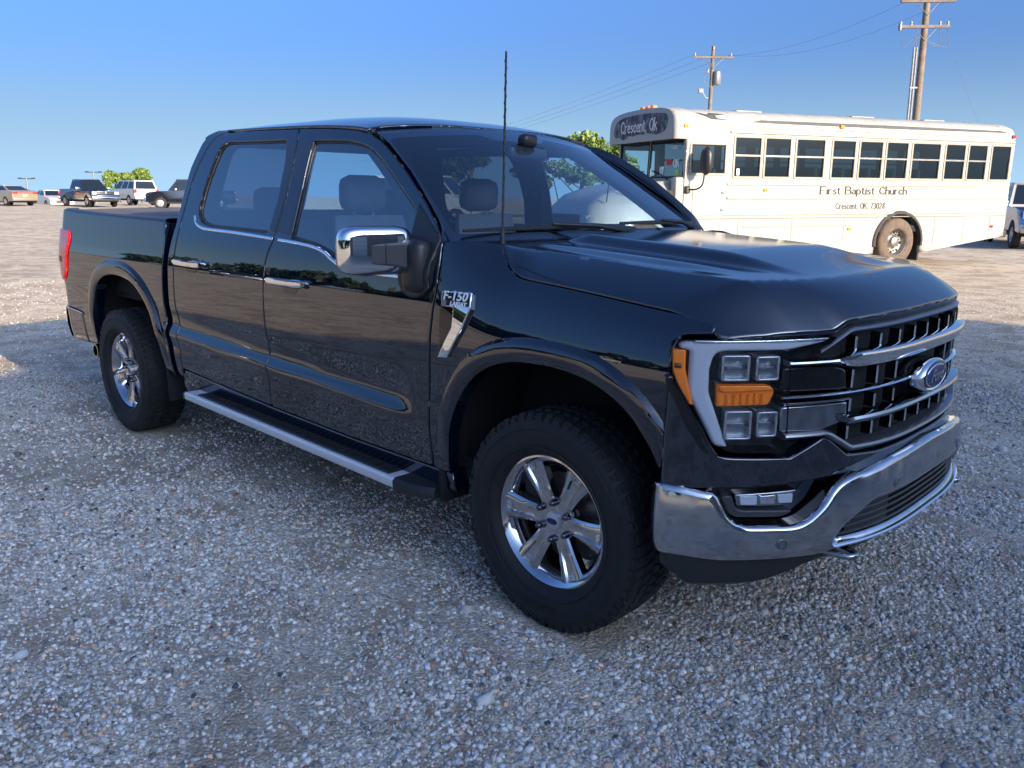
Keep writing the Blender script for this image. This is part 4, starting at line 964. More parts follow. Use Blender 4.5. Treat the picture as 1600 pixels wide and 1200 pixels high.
for sgn in (1,-1):
    side=[(XF,.40),(XF,2.72),(XR,2.72),(XR,.58),(-5.2,.30),(AX-.66,.28)]+archp[::-1]+[(AX+.66,.28),(1.0,.28)]
    sw_=bpanel('side_wall',side,HW,'bus_white',holes=wins+[drv],sgn=sgn,sp=.5,rnd=.006,flange=.06)
    fr_n=wins+[drv]
    for i,w in enumerate(fr_n):
        xs=[p[0] for p in w]; zs=[p[1] for p in w]; a,b,c,d=max(xs),min(xs),min(zs),max(zs)
        wn=bpanel('window_frame',inset(w,-.022),HW+.014,'bus_trim',sw_,holes=[inset(w,.022)],sgn=sgn,sp=.5,rnd=.004,flange=.03)
        mid=(c+d)/2+.03
        if i<len(wins) :
            if i!=len(wins)-1:
                MB().box((b+.02,sgn*(HW-.012),mid-.016),(a-.02,sgn*(HW+.010),mid+.016)).build('window_bar','steel_rim',wn)
            for (z0,z1,yy) in ((c+.02,mid-.005,-.014),(mid-.005,d-.02,-.006)):
                bpanel('pane',[(b+.02,z0),(a-.02,z0),(a-.02,z1),(b+.02,z1)],HW+yy,'bus_glass',wn,sgn=sgn,sp=1,rnd=0,flange=0)
        else: bpanel('pane',inset(w,.02),HW-.01,'bus_windscreen',wn,sgn=sgn,sp=1,rnd=0,flange=0)
    # rub rails and skirt seams
    for z,h,x0,x1 in ((1.675,.05,.20,XR+.02),(1.42,.06,.20,XR+.02),(1.11,.05,1.0,XR+.02),(1.04,.022,1.0,XR+.02)):
        v=[];f=[]
        for x in (x0,x1):
            for o,q in ((0,-1),(.016,-.7),(.022,0),(.016,.7),(0,1)): v.append((x,sgn*(HW+o),z+q*h/2))
        for j in range(4): f.append((j,j+1,6+j,5+j))
        MB().add(v,f).build('rub_rail','bus_white',sw_,smooth=60)
    MB().box((.2,sgn*HW,2.60),(XR+.02,sgn*(HW+.025),2.635),.008).build('drip_rail','bus_white',sw_)
    for x in (-.10,-1.4,-2.75,-5.3,-6.2,-7.0): MB().box((x-.004,sgn*(HW-.002),.45),(x+.004,sgn*(HW+.003),1.02)).build('panel_seam','bus_grey_paint',sw_)
    MB().box((-.2,sgn*HW,.86),(-2.9,sgn*(HW+.012),.885)).build('skirt_rail','bus_trim',sw_)
    # arch trim
    v=[];f=[]
    for t in np.linspace(-.12,math.pi+.12,21):
        for r_,o in ((.645,-.05),(.645,.03),(.665,.035),(.70,.028),(.72,0)): v.append((AX+r_*math.cos(t),sgn*(HW+o),.50+r_*.92*math.sin(t)))
    for i in range(20):
        for j in range(4): f.append((i*5+j,i*5+j+1,(i+1)*5+j+1,(i+1)*5+j))
    MB().add(v,f).build('arch_trim','bus_rubber',sw_,smooth=50)
# roof shell
secz=[(1.2,2.70),(1.2,2.76),(1.19,2.82),(1.165,2.88),(1.11,2.94),(1.0,2.995),(.8,3.035),(.5,3.058),(.2,3.067),(0,3.068)]
def bus_roof_y(z):
    for (y0,z0),(y1,z1) in zip(secz,secz[1:]):
        if z0<=z<=z1: return y0+(y1-y0)*(z-z0)/(z1-z0)
    return 1.2
full=secz+[(-y,z) for y,z in secz[::-1][1:]]
v=[];f=[];xs=list(np.linspace(XF-.02,XR+.25,12))+[XR+.12,XR+.04,XR+.005]
for i,x in enumerate(xs):
    k=[0]*12+[.05,.13,.24]
    for y,z in full:
        kk=k[i]; v.append((x,y*(1-kk*.10),2.70+(z-2.70)*(1-kk)))
n=len(full)
for i in range(len(xs)-1):
    for j in range(n-1): f.append((i*n+j,i*n+j+1,(i+1)*n+j+1,(i+1)*n+j))
f.append(tuple((len(xs)-1)*n+j for j in range(n)))
rf=MB().add(v,f).build('roof','bus_white',bus,smooth=50)
for x in (-.9,-3.9,-6.0): MB().box((x-.32,-.32,3.06),(x+.32,.32,3.115),.03).build('roof_hatch','bus_white',rf)
for x in np.arange(-7.0,1.0,.72): MB().tube([(x,y*1.0,z) for y,z in full],.004,4,cap=False).build('roof_rib','bus_white',rf)
for sgn in (1,-1):
    for nm,poly in (('roof_stripe',[(-.25,2.805),(-.5,2.845),(-3.5,2.852),(-7.0,2.845),(-7.22,2.812),(-4.0,2.795),(-1.0,2.795)]),('roof_swoosh',[(.95,2.945),(.72,2.905),(.66,2.940),(.30,2.930),(.56,2.90),(.50,2.845),(.22,2.825),(.62,2.828)])):
        panel(nm,poly,(lambda x,z,sgn=sgn:(x,sgn*(bus_roof_y(z)+.014),z+.006)),'bus_grey_paint',bus,sp=.12,rnd=0,flange=0,flip=sgn>0)
    for x,z,m in ((1.20,2.70,'amber'),(-2.47,2.79,'amber'),(-7.42,2.74,'red_lens')): MB().box((x-.05,sgn*(1.185),z-.035),(x+.05,sgn*1.235,z+.035),.015).build('marker_lamp',m,bus)
    for x,z,m in ((-.69,1.57,'amber'),(-2.89,.80,'amber'),(-7.07,.80,'red_lens')): MB().box((x-.045,sgn*1.19,z-.028),(x+.045,sgn*1.222,z+.028),.012).build('side_reflector',m,bus)
# rear wall, floor, underside
MB().box((XR,-HW+.005,.58),(XR+.03,HW-.005,2.72)).build('rear_wall','bus_white',bus)
MB().box((XR+.05,-1.15,.72),(XF-.1,1.15,.86)).build('floor','matt_black',bus)
MB().box((XR+.2,-.45,.40),(2.2,.45,.70)).build('frame_rails','matt_black',bus)
MB().box((XR-.18,-1.15,.55),(XR,1.15,.72),.03).build('rear_bumper','bus_rubber',bus)
# front: windscreen wall, cap, hood
def fwall(y,z): return (XF+.03*(1-(y/HW)**2)-.045*max(0,z-1.7),y,z)
ww=[fillet([(s*.03,1.80,.02),(s*1.13,1.80,.03),(s*1.13,2.48,.05),(s*.03,2.48,.02)][::s],3) for s in (1,-1)]
fw=panel('front_wall',[(-HW,1.2),(HW,1.2),(HW,2.72),(-HW,2.72)],fwall,'bus_white',bus,holes=ww,sp=.2,rnd=.004,flange=.03)
for w in ww:
    ps=panel('windscreen',inset(w,-.01),lambda y,z:(fwall(y,z)[0]-.008,y,z),'bus_windscreen',fw,sp=.3,rnd=0,flange=0)
    panel('windscreen_seal',inset(w,-.012),lambda y,z:(fwall(y,z)[0]+.006,y,z),'bus_rubber',fw,holes=[inset(w,.018)],sp=.2,rnd=.003,flange=.01)
# cap above the windscreen
v=[];f=[]
st=[(0,1.0,0),(.10,1.0,0),(.20,.995,-.004),(.27,.98,-.014),(.30,.955,-.034),(.306,.915,-.065)]
base=[(1.215,2.47),(1.22,2.52)]+[(min(1.22,y+.012),z+.012) for y,z in secz]; fullc=base+[(-y,z) for y,z in base[::-1][1:]]; n=len(fullc)
for dx,k,dz in st:
    for y,z in fullc: v.append((XF-.05+dx,y*k,2.47+(z-2.47)*(1+dz*.55)))
for i in range(len(st)-1):
    for j in range(n-1): f.append((i*n+j,i*n+j+1,(i+1)*n+j+1,(i+1)*n+j))
f.append(tuple((len(st)-1)*n+j for j in range(n)))
cap=MB().add(v,f).build('front_cap','bus_white',bus,smooth=45)
XC=XF-.05+.308
mt,tt,bb=new_mat('peeled_sign')
tc=nd(tt,'ShaderNodeTexCoord'); mp=nd(tt,'ShaderNodeMapping'); mp.inputs['Scale'].default_value=(1,4.5,2.2); tt.links.new(tc.outputs['Object'],mp.inputs[0])
nz=nd(tt,'ShaderNodeTexNoise',inp={'Scale':3.0,'Detail':8,'Roughness':.7}); tt.links.new(mp.outputs[0],nz.inputs['Vector'])
r1=ramp(tt,nz.outputs[0],[(.46,(.035,.04,.055)),(.54,(.13,.14,.17)),(.62,(.16,.17,.20)),(.64,(.62,.60,.56))]); tt.links.new(r1.outputs[0],bb.inputs['Base Color']); bb.inputs['Roughness'].default_value=.7
sg=fillet([(-1.0,2.66,.06),(-.90,2.58,.03),(-.78,2.60,.03),(-.62,2.53,.04),(-.50,2.55,.03),(-.40,2.61,.02),(-.25,2.585,.03),(-.05,2.615,.02),(.12,2.60,.02),(.25,2.625,.02),(.42,2.60,.03),(.58,2.575,.03),(.80,2.60,.04),(.92,2.66,.05),(.99,2.80,.06),(.92,2.93,.06),(.60,2.965,.1),(.0,2.985,.3),(-.60,2.96,.1),(-.90,2.90,.1)],3)
panel('sign_panel',sg,lambda y,z:(XC+.001,y,z),'peeled_sign',cap,sp=.2,rnd=0,flange=.004)
for k,(yy,m) in enumerate(((.18,'amber'),(0,'amber'),(-.18,'amber'))):
    MB().box((XF+.02,yy-.055,3.07),(XF+.13,yy+.055,3.14),.025).build('clearance_lamp',m,cap)
panel('cap_patch',[(-.55,2.985),(.55,2.985),(.45,3.03),(-.45,3.03)],lambda y,z:(XF+.245-(z-2.985)*1.2,y,z+.02),'bus_grey_paint',cap,sp=.2,rnd=0,flange=.003)
# hood
hs=[(XF+.02,1.12,1.74,.95),(XF+.5,1.13,1.71,.92),(XF+1.0,1.12,1.62,.86),(XF+1.45,1.08,1.48,.72),(XF+1.72,1.0,1.28,.45),(XF+1.82,.95,1.05,.25)]
v=[];f=[];m=13
for x,hw,zt,cr in hs:
    for j in range(m):
        t=-1+2*j/(m-1); a=abs(t); y=hw*math.copysign(min(1,a*1.18),t) ; z=.50+(zt-.50)*(1-max(0,(a-.62)/.38)**2.2*.98)
        v.append((x,y,z))
for i in range(len(hs)-1):
    for j in range(m-1): f.append((i*m+j,i*m+j+1,(i+1)*m+j+1,(i+1)*m+j))
f.append(tuple((len(hs)-1)*m+j for j in range(m)))
hd=MB().add(v,f).build('hood','bus_white',bus,smooth=60)
for s in (1,-1):
    MB().box((XF+.10,s*1.06,1.36),(XF+.55,s*1.135,1.56),.02).build('hood_vent','bus_rubber',hd)
    MB().box((XF+1.70,s*.62,.92),(XF+1.80,s*.86,1.12),.03).build('headlamp','chrome',hd)
MB().box((XF+1.78,-.55,.62),(XF+1.86,.55,1.12),.03).build('radiator_grille','bus_rubber',hd)
MB().box((XF+1.75,-1.2,.38),(XF+1.98,1.2,.62),.04).build('front_bumper','bus_rubber',bus)
# front fenders are part of the hood side; side cowl below the windscreen
for s in (1,-1):
    MB().box((XF-.02,s*1.0,1.25),(XF+.18,s*1.19,1.80),.05).build('cowl_corner','bus_white',bus)
    # big convex mirrors
    mr=MB(); c=Vector((.92,s*1.50,2.08)); v=[];f=[]
    for i in range(13):
        t=-1+2*i/12; rr=math.sqrt(max(0,1-abs(t)**2.6))
        for j in range(14):
            a=2*math.pi*j/14; v.append((c.x+.10*rr*math.sin(a)+.0,c.y+.135*rr*math.cos(a),c.z+.26*t))
    for i in range(12):
        for j in range(14): f.append((i*14+j,i*14+(j+1)%14,(i+1)*14+(j+1)%14,(i+1)*14+j))
    bmr=MB().add(v,f).build('side_mirror','plastic_black',bus,smooth=60)
    MB().tube(catmull([(.95,s*1.50,1.85),(.97,s*1.48,1.66),(1.02,s*1.38,1.58),(1.10,s*1.22,1.57)],5),.016,6).build('mirror_arm','plastic_black',bmr)
    MB().box((1.06,s*1.19,1.50),(1.16,s*1.25,1.64),.02).build('mirror_mount','plastic_black',bmr)
    # crossview mirror on rods in front of the hood
    c=(XF+1.55,s*1.22,1.98); cm=MB().lathe([(0,-.10),(.07,-.085),(.115,-.03),(.12,.0),(.10,.03),(0,.05)],16,'z',c=c).build('crossview_mirror','plastic_black',bus,smooth=60)
    for e in ((XF+1.5,s*.98,1.35),(XF+.9,s*1.05,1.55),(XF+1.1,s*1.05,1.50)): MB().tube([c,e],.011,5).build('mirror_rod','plastic_black',cm)
    MB().tube([(XF+.9,s*1.05,1.55),(XF+.9,s*1.08,1.98),c],.011,5).build('mirror_rod','plastic_black',cm)
# wipers, stickers, hand-painted marks on the glass
for s in (1,-1):
    MB().tube([(XF+.05,s*.72,1.76),(XF+.045,s*.45,1.86),(XF+.04,s*.15,1.93)],.012,5).build('wiper','plastic_black',bus)
MB().box((XF+.02,.62,2.02),(XF+.028,.80,2.13)).build('sticker','red_sticker',fw)
MB().box((XF+.015,.92,1.83),(XF+.023,1.02,1.93)).build('sticker','lime_sticker',fw)
MB().box((XF+.02,.40,1.83),(XF+.028,.52,2.00)).build('paper_note','paper_white',fw)
# stroke lettering used on the bus
GL={'F':[((0,0),(0,1)),((0,1),(.62,1)),((0,.53),(.45,.53))],'i':[((0,0),(0,.62)),((0,.80),(0,.88))],'r':[((0,0),(0,.62)),((0,.45),(.15,.62),(.32,.60))],
's':[((.36,.52),(.2,.62),(.04,.5),(.1,.38),(.30,.27),(.36,.14),(.2,.0),(.0,.1))],'t':[((.12,.88),(.12,.1),(.25,0),(.34,.06)),((-.04,.62),(.32,.62))],
'B':[((0,0),(0,1)),((0,1),(.4,1),(.56,.88),(.56,.66),(.4,.54),(0,.54)),((.4,.54),(.62,.4),(.62,.14),(.44,0),(0,0))],'a':[((.04,.5),(.2,.62),(.38,.5),(.38,.0)),((.38,.36),(.1,.32),(.0,.14),(.14,0),(.38,.14))],
'p':[((0,-.3),(0,.62)),((0,.5),(.2,.62),(.42,.44),(.42,.16),(.2,0),(0,.12))],'C':[((.62,.78),(.4,1),(.14,.86),(.02,.5),(.14,.14),(.4,0),(.62,.22))],'h':[((0,0),(0,1)),((0,.46),(.2,.62),(.4,.5),(.4,0))],
'u':[((0,.62),(0,.14),(.16,0),(.4,.16)),((.4,.62),(.4,0))],'c':[((.36,.5),(.2,.62),(.03,.46),(.03,.16),(.2,0),(.38,.12))],'e':[((.03,.33),(.40,.33),(.36,.54),(.2,.62),(.03,.46),(.03,.16),(.2,0),(.40,.12))],'n':[((0,0),(0,.62)),((0,.46),(.2,.62),(.4,.5),(.4,0))],
',':[((.04,.06),(0,-.14))],'.':[((.03,0),(.03,.08))],'O':[((.32,1),(.08,.82),(.02,.5),(.08,.18),(.32,0),(.56,.18),(.62,.5),(.56,.82),(.32,1))],'K':[((0,0),(0,1)),((.55,1),(.0,.42)),((.2,.6),(.6,0))],'k':[((0,0),(0,1)),((.36,.62),(.0,.26)),((.14,.38),(.4,0))],
'7':[((0,1),(.48,1),(.16,0))],'3':[((.02,.88),(.24,1),(.46,.84),(.4,.62),(.2,.54),(.46,.42),(.48,.18),(.24,0),(0,.14))],'0':[((.25,1),(.04,.76),(.04,.24),(.25,0),(.46,.24),(.46,.76),(.25,1))],'2':[((.03,.82),(.24,1),(.46,.8),(.4,.55),(.0,0),(.5,0))],'8':[((.25,.54),(.05,.76),(.25,1),(.45,.76),(.25,.54),(.02,.26),(.25,0),(.48,.26),(.25,.54))]}
SERIF='FirBphunKk'
def stroke_text(txt,size,wv=.165,wh=.085,shear=.0,gap=.16):
    """thick uprights, thin cross strokes, small feet; returns verts/faces per glyph in a plane"""
    out=[];x0=0
    for ch in txt:
        if ch==' ': x0+=.42; continue
        v=[];f=[]; st=GL[ch]; wid=max(p[0] for s_ in st for p in s_)
        segs=[]
        for s_ in st:
            for a,b in zip(s_,s_[1:]): segs.append((a,b))
        if ch in SERIF:
            for s_ in st:
                for (px,py) in (s_[0],s_[-1]):
                    if abs(s_[0][0]-s_[-1][0])<.02 and py in (0,1,.62,-.3): segs.append(((px-.11,py),(px+.11,py)))
        for a,b in segs:
            d=Vector((b[0]-a[0],b[1]-a[1])); L=d.length
            if L<1e-6: continue
            d/=L; w=wh+(wv-wh)*abs(d.y)**1.5; nn=Vector((-d.y,d.x))*w/2; A=Vector(a)-d*.02;Bq=Vector(b)+d*.02
            n=len(v); 
            for q in (A+nn,A-nn,Bq-nn,Bq+nn): v.append(((x0+q.x+q.y*shear)*size,q.y*size))
            f.append((n,n+1,n+2,n+3))
        out.append((v,f)); x0+=wid+gap
    return out,x0*size
def bus_text(txt,xl,xr,zb,zt,mat):
    g,wd=stroke_text(txt,1.0); sx=(xl-xr)/wd; sz=zt-zb
    for v,f in g:
        k=0
        o=MB().add([(xl-x*sx,HW+.0045+.0001*(i//4),zb+y*sz) for i,(x,y) in enumerate(v)],f).build('letter',mat,bus,fix=False)
bus_text('First Baptist Church',-2.06,-4.42,1.495,1.64,'letter_paint')
bus_text('Crescent, OK. 73028',-2.49,-3.83,1.205,1.32,'letter_paint')
g,wd=stroke_text('Crescent, Ok',1.0,wv=.13,wh=.08)
for v,f in g: MB().add([(XC+.004+.0001*(i//4),-.70+x*1.34/wd,2.66+y*.22) for i,(x,y) in enumerate(v)],f).build('letter','paper_white',cap,fix=False)
for txt,y0,y1,z0,z1 in (('OK',.86,1.06,1.98,2.12),('u',.80,.98,2.32,2.38)):
    g,wd=stroke_text(txt,1.0,wv=.2,wh=.16)
    for v,f in g: MB().add([(XF+.03,y0+x*(y1-y0)/wd,z0+y*(z1-z0)) for x,y in v],f).build('window_chalk','paper_white',fw,fix=False)
# seats and driver's area inside
for i in range(10):
    x=-.55-i*.70
    for s in (1,-1): MB().box((x-.10,s*.30,.86),(x,s*1.12,2.02),.06).build('passenger_seat','bus_seat',bus,smooth=50)
MB().box((.35,.25,.86),(.48,.80,2.12),.08).build('driver_seat','interior_dark',bus,smooth=50)
MB().box((XF-.45,-1.1,1.2),(XF-.1,1.1,1.74),.05).build('dashboard','interior_dark',bus)
# wheels
def bus_wheel(x,y,r=.51,name='wheel'):
    s=1 if y>0 else -1
    w=MB().lathe([(.29,.14),(.33,.15),(.46,.14),(.495,.11),(r,.06),(r,-.06),(.495,-.11),(.46,-.14),(.33,-.15),(.29,-.14)],40,'y',c=(0,0,0)).build(name,'dusty_rubber',bus,smooth=50)
    w.location=(x,y,r-.005); w.rotation_euler=(0,0,0 if s<0 else math.pi)
    rm=MB().lathe([(.295,-.125),(.285,-.135),(.272,-.125),(.262,-.06),(.24,-.02),(.16,-.005),(.12,-.03),(.10,-.09),(.06,-.105),(0,-.108)],40,'y').build('rim','steel_rim',w,smooth=35)
    for k in range(8):
        a=math.pi/4*k+.3; MB().lathe([(0,-.045),(.014,-.043),(.018,-.02),(.018,.0)],8,'y',c=(.185*math.cos(a),0,.185*math.sin(a))).build('lug_nut','steel_rim',rm)
        MB().lathe([(0,-.024),(.03,-.0245),(.032,-.02)],10,'y',c=(.215*math.cos(a+.39),0,.215*math.sin(a+.39))).build('hand_hole','matt_black',rm)
for x,y in ((AX,1.05),(AX,-1.05),(XF+.75,1.0),(XF+.75,-1.0)): bus_wheel(x,y)
MB().tube([(AX,-1,.5),(AX,1,.5)],.08).build('axle','matt_black',bus)
MB().box((AX-.75,1.12,.10),(AX-.70,.85,.60)).build('mud_flap','bus_rubber',bus)
# door-like access panel with latches beside the driver
MB().box((.98,HW,1.11),(.22,HW+.012,1.60),.01).build('access_panel','bus_white',bus)
for z in (1.20,1.52): MB().box((.34,HW+.012,z-.02),(.27,HW+.03,z+.02),.008).build('panel_latch','satin_grey',bus)
MB().box((.02,1.205,1.84),(-.05,1.209,1.96)).build('paper_note','paper_white',bus)
# ------------------------------------------------------------------ ground
FH=Vector((math.cos(YAW),math.sin(YAW),0)); RH=Vector((math.sin(YAW),-math.cos(YAW),0))
def gz(x,y):
    """gravel lot: level round the pickup, rising gently ahead of the camera to a crest, falling away behind it"""
    d=(x-CAM_POS.x)*FH.x+(y-CAM_POS.y)*FH.y; l=(x-CAM_POS.x)*RH.x+(y-CAM_POS.y)*RH.y
    if d<5: return 0.0
    z=.0105*(d-5)*sst(5,14,d)
    if d>66: z-=.030*(d-66)*sst(66,80,d)
    return max(z,-6)
def gnd(x,y):
    z=gz(x,y); k=1-sst(8,20,math.hypot(x-1,y+1)); r_=math.hypot(x,y)
    b=.010*math.sin(x*1.3+.7*math.sin(y*.9))*math.sin(y*1.1+.5*math.sin(x*.7))+.006*math.sin(x*2.9+1)*math.sin(y*3.3)
    if -5.2<x<1.3 and -1.25<y<1.25: b*=.2
    return z+b
def axis_pts():
    a=[0]
    while a[-1]<14: a.append(a[-1]+.25)
    while a[-1]<110: a.append(a[-1]*1.06+.0)
    while a[-1]<2500: a.append(a[-1]*1.35)
    return [-q for q in a[:0:-1]]+a
ax_=axis_pts(); n=len(ax_); GX,GY=np.meshgrid(np.array(ax_)-2,np.array(ax_)+1,indexing='ij')
gv=[(x,y,gnd(x,y)) for x,y in zip(GX.ravel(),GY.ravel())]
gf=[(i*n+j,(i+1)*n+j,(i+1)*n+j+1,i*n+j+1) for i in range(n-1) for j in range(n-1)]
m,t,b=new_mat('gravel'); tc=nd(t,'ShaderNodeTexCoord'); b.inputs['Roughness'].default_value=.88; b.inputs['Specular IOR Level'].default_value=.25
def tex(kind,scale,**k):
    q=nd(t,kind,inp=dict({'Scale':scale},**k)); t.links.new(tc.outputs['Object'],q.inputs['Vector']); return q
v1=tex('ShaderNodeTexVoronoi',78,Randomness=1); v2=tex('ShaderNodeTexVoronoi',170,Randomness=1)
nz=tex('ShaderNodeTexNoise',.45,Detail=6,Roughness=.62); nz2=tex('ShaderNodeTexNoise',2.6,Detail=7,Roughness=.66,Distortion=.6); nz3=tex('ShaderNodeTexNoise',60,Detail=5,Roughness=.7); nz4=tex('ShaderNodeTexNoise',9,Detail=6,Roughness=.7)
sep=nd(t,'ShaderNodeSeparateColor'); t.links.new(v1.outputs['Color'],sep.inputs[0]); sep2=nd(t,'ShaderNodeSeparateColor'); t.links.new(v2.outputs['Color'],sep2.inputs[0])
c1=ramp(t,sep.outputs[0],[(.0,(.22,.205,.19)),(.30,(.42,.39,.355)),(.62,(.59,.555,.51)),(.86,(.72,.69,.64)),(.97,(.82,.80,.76))])
c2=ramp(t,sep2.outputs[1],[(.0,(.28,.26,.23)),(.5,(.52,.48,.43)),(.9,(.69,.65,.59)),(1,(.80,.77,.72))])
def mix(fac,a,bb,mode='MIX'):
    q=nd(t,'ShaderNodeMix',data_type='RGBA',blend_type=mode)
    if isinstance(fac,(int,float)): q.inputs[0].default_value=fac
    else: t.links.new(fac,q.inputs[0])
    for s_,i in ((a,6),(bb,7)):
        if isinstance(s_,tuple): q.inputs[i].default_value=(*s_,1)
        else: t.links.new(s_,q.inputs[i])
    return q.outputs[2]
rdirt=ramp(t,nz2.outputs[0],[(.46,0),(.58,1)]); rfine=ramp(t,nz4.outputs[0],[(.40,0),(.62,1)])
stones=mix(rfine.outputs[0],c1.outputs[0],c2.outputs[0])
dirtc=ramp(t,nz3.outputs[0],[(.3,(.25,.205,.165)),(.55,(.35,.30,.245)),(.75,(.45,.39,.33))])
dm=nd(t,'ShaderNodeMath',operation='MULTIPLY'); t.links.new(rdirt.outputs[0],dm.inputs[0]); dm.inputs[1].default_value=.80
base=mix(dm.outputs[0],stones,dirtc.outputs[0])
big=ramp(t,nz.outputs[0],[(.30,(.90,.83,.72)),(.70,(1.22,1.12,.97))])
base=mix(1.0,base,big.outputs[0],'MULTIPLY')
mid=ramp(t,nz4.outputs[0],[(.25,(.75,.74,.74)),(.7,(1.12,1.12,1.1))]); base=mix(.5,base,mid.outputs[0],'MULTIPLY')
t.links.new(base,b.inputs['Base Color'])
# fine relief
bm1=nd(t,'ShaderNodeBump',inp={'Strength':.85,'Distance':.010}); bm1.invert=True; t.links.new(v1.outputs['Distance'],bm1.inputs['Height'])
bm2=nd(t,'ShaderNodeBump',inp={'Strength':.30,'Distance':.02}); t.links.new(nz4.outputs[0],bm2.inputs['Height']); t.links.new(bm1.outputs[0],bm2.inputs['Normal'])
t.links.new(bm2.outputs[0],b.inputs['Normal'])
ground=obj('ground',gv,gf,'gravel',smooth=True); ground['kind']='structure'
# loose stones lying on the near ground: real geometry, one object
m,t,b=new_mat('loose_stone'); at1=nd(t,'ShaderNodeVertexColor'); at1.layer_name='stone_colour'; t.links.new(at1.outputs[0],b.inputs['Base Color']); b.inputs['Roughness'].default_value=.8; b.inputs['Specular IOR Level'].default_value=.3
def scatter(N,dmin,dmax,smin,smax,power=1.0):
    """points in the camera's view wedge, denser near"""
    P=[]
    u=rng.random(N); d=dmin+(dmax-dmin)*u**power; l=(rng.random(N)-.5)*2*(.66*d+.35)
    x=CAM_POS.x+FH.x*d+RH.x*l; y=CAM_POS.y+FH.y*d+RH.y*l
    s=smin+(smax-smin)*rng.random(N)**3.2
    return x,y,s
sets=[scatter(84000,1.2,4.3,.0034,.0105,.9),scatter(34000,3.6,7.0,.005,.012,.75),scatter(34000,6.2,14,.005,.0115,1.7),scatter(110,1.5,8,.012,.026)]
X=np.concatenate([a[0] for a in sets]); Yv=np.concatenate([a[1] for a in sets]); Sz=np.concatenate([a[2] for a in sets])
keepm=~((np.abs(X+.02)<.30)&(np.abs(np.abs(Yv)-.85)<.16)|(np.abs(X+3.735)<.30)&(np.abs(np.abs(Yv)-.87)<.16))
# clumped: leave bare dirt patches and thick patches
cl=np.sin(X*2.1+1.7*np.sin(Yv*1.3))*np.sin(Yv*2.4+1.1*np.sin(X*1.9+.5))+.5*np.sin(X*5.3+Yv*3.1)
keepm&=rng.random(len(X))<np.clip(.70+.40*cl,.28,1.0); X,Yv,Sz=X[keepm],Yv[keepm],Sz[keepm]; N=len(X)
cube=np.array([(-1,-1,-1),(1,-1,-1),(1,1,-1),(-1,1,-1),(-.75,-.7,1),(.7,-.75,1),(.75,.7,1),(-.7,.75,1)],float)
jit=1+(rng.random((N,8,3))-.5)*.75; V=cube[None]*jit
V*=np.stack([np.ones(N),.65+.5*rng.random(N),.38+.42*rng.random(N)],1)[:,None,:]
tl=rng.normal(0,.28,(N,2)); V[:,:,2]+=V[:,:,0]*tl[:,:1]+V[:,:,1]*tl[:,1:]
an=rng.random(N)*6.283; ca,sa=np.cos(an),np.sin(an)
Vx=V[:,:,0]*ca[:,None]-V[:,:,1]*sa[:,None]; Vy=V[:,:,0]*sa[:,None]+V[:,:,1]*ca[:,None]
Z0=np.array([gnd(a,c_) for a,c_ in zip(X,Yv)])
V=np.stack([Vx*Sz[:,None]+X[:,None],Vy*Sz[:,None]+Yv[:,None],V[:,:,2]*Sz[:,None]+Z0[:,None]+(Sz*.22)[:,None]],-1).reshape(-1,3)
qf=np.array([(0,3,2,1),(4,5,6,7),(0,1,5,4),(1,2,6,5),(2,3,7,6),(3,0,4,7)])
Fq=(qf[None]+(np.arange(N)*8)[:,None,None]).reshape(-1)
me=bpy.data.meshes.new('loose_gravel'); me.vertices.add(len(V)); me.vertices.foreach_set('co',V.ravel()); me.loops.add(len(Fq)); me.loops.foreach_set('vertex_index',Fq.astype(np.int32)); me.polygons.add(N*6); me.polygons.foreach_set('loop_start',np.arange(0,N*24,4,dtype=np.int32)); me.update(calc_edges=True)
tone=np.clip(rng.normal(.57,.19,N),.10,.92); hue=rng.random(N); col=np.stack([tone*1.03,tone*.965,tone*.87],1)
col*=np.where(np.hypot(X-CAM_POS.x,Yv-CAM_POS.y)>6.6,.80,1.0)[:,None]; br=hue<.08; col[br]*=np.array([1.10,.80,.62]); gr=hue>.72; col[gr]*=np.array([.90,.96,1.02]); wt=(hue>.40)&(hue<.45); col[wt]=np.clip(col[wt]*1.75,0,.72)  # distant stones get a darker colour to hold down their brightness in the sun
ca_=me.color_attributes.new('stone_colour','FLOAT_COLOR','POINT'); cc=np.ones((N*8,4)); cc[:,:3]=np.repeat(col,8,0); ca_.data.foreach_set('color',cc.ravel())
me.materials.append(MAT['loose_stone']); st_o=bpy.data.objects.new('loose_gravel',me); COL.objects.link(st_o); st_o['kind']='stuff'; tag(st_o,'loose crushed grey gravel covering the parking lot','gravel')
# grass verge well behind the camera side of the lot
simple('grass_green',(.07,.13,.03),.9,var=.4,scale=.6,bump=.5,bscale=8)
v=[];f=[]
xs=np.linspace(-160,60,23)
for x in xs:
    for y in (-38+4*math.sin(x*.05),-60,-110,-200): v.append((x,y,gnd(x,y)+.03))
for i in range(22):
    for j in range(3): f.append((i*4+j,i*4+j+1,(i+1)*4+j+1,(i+1)*4+j))
gr_=MB().add(v,f).build('grass_verge','grass_green'); gr_['kind']='structure'
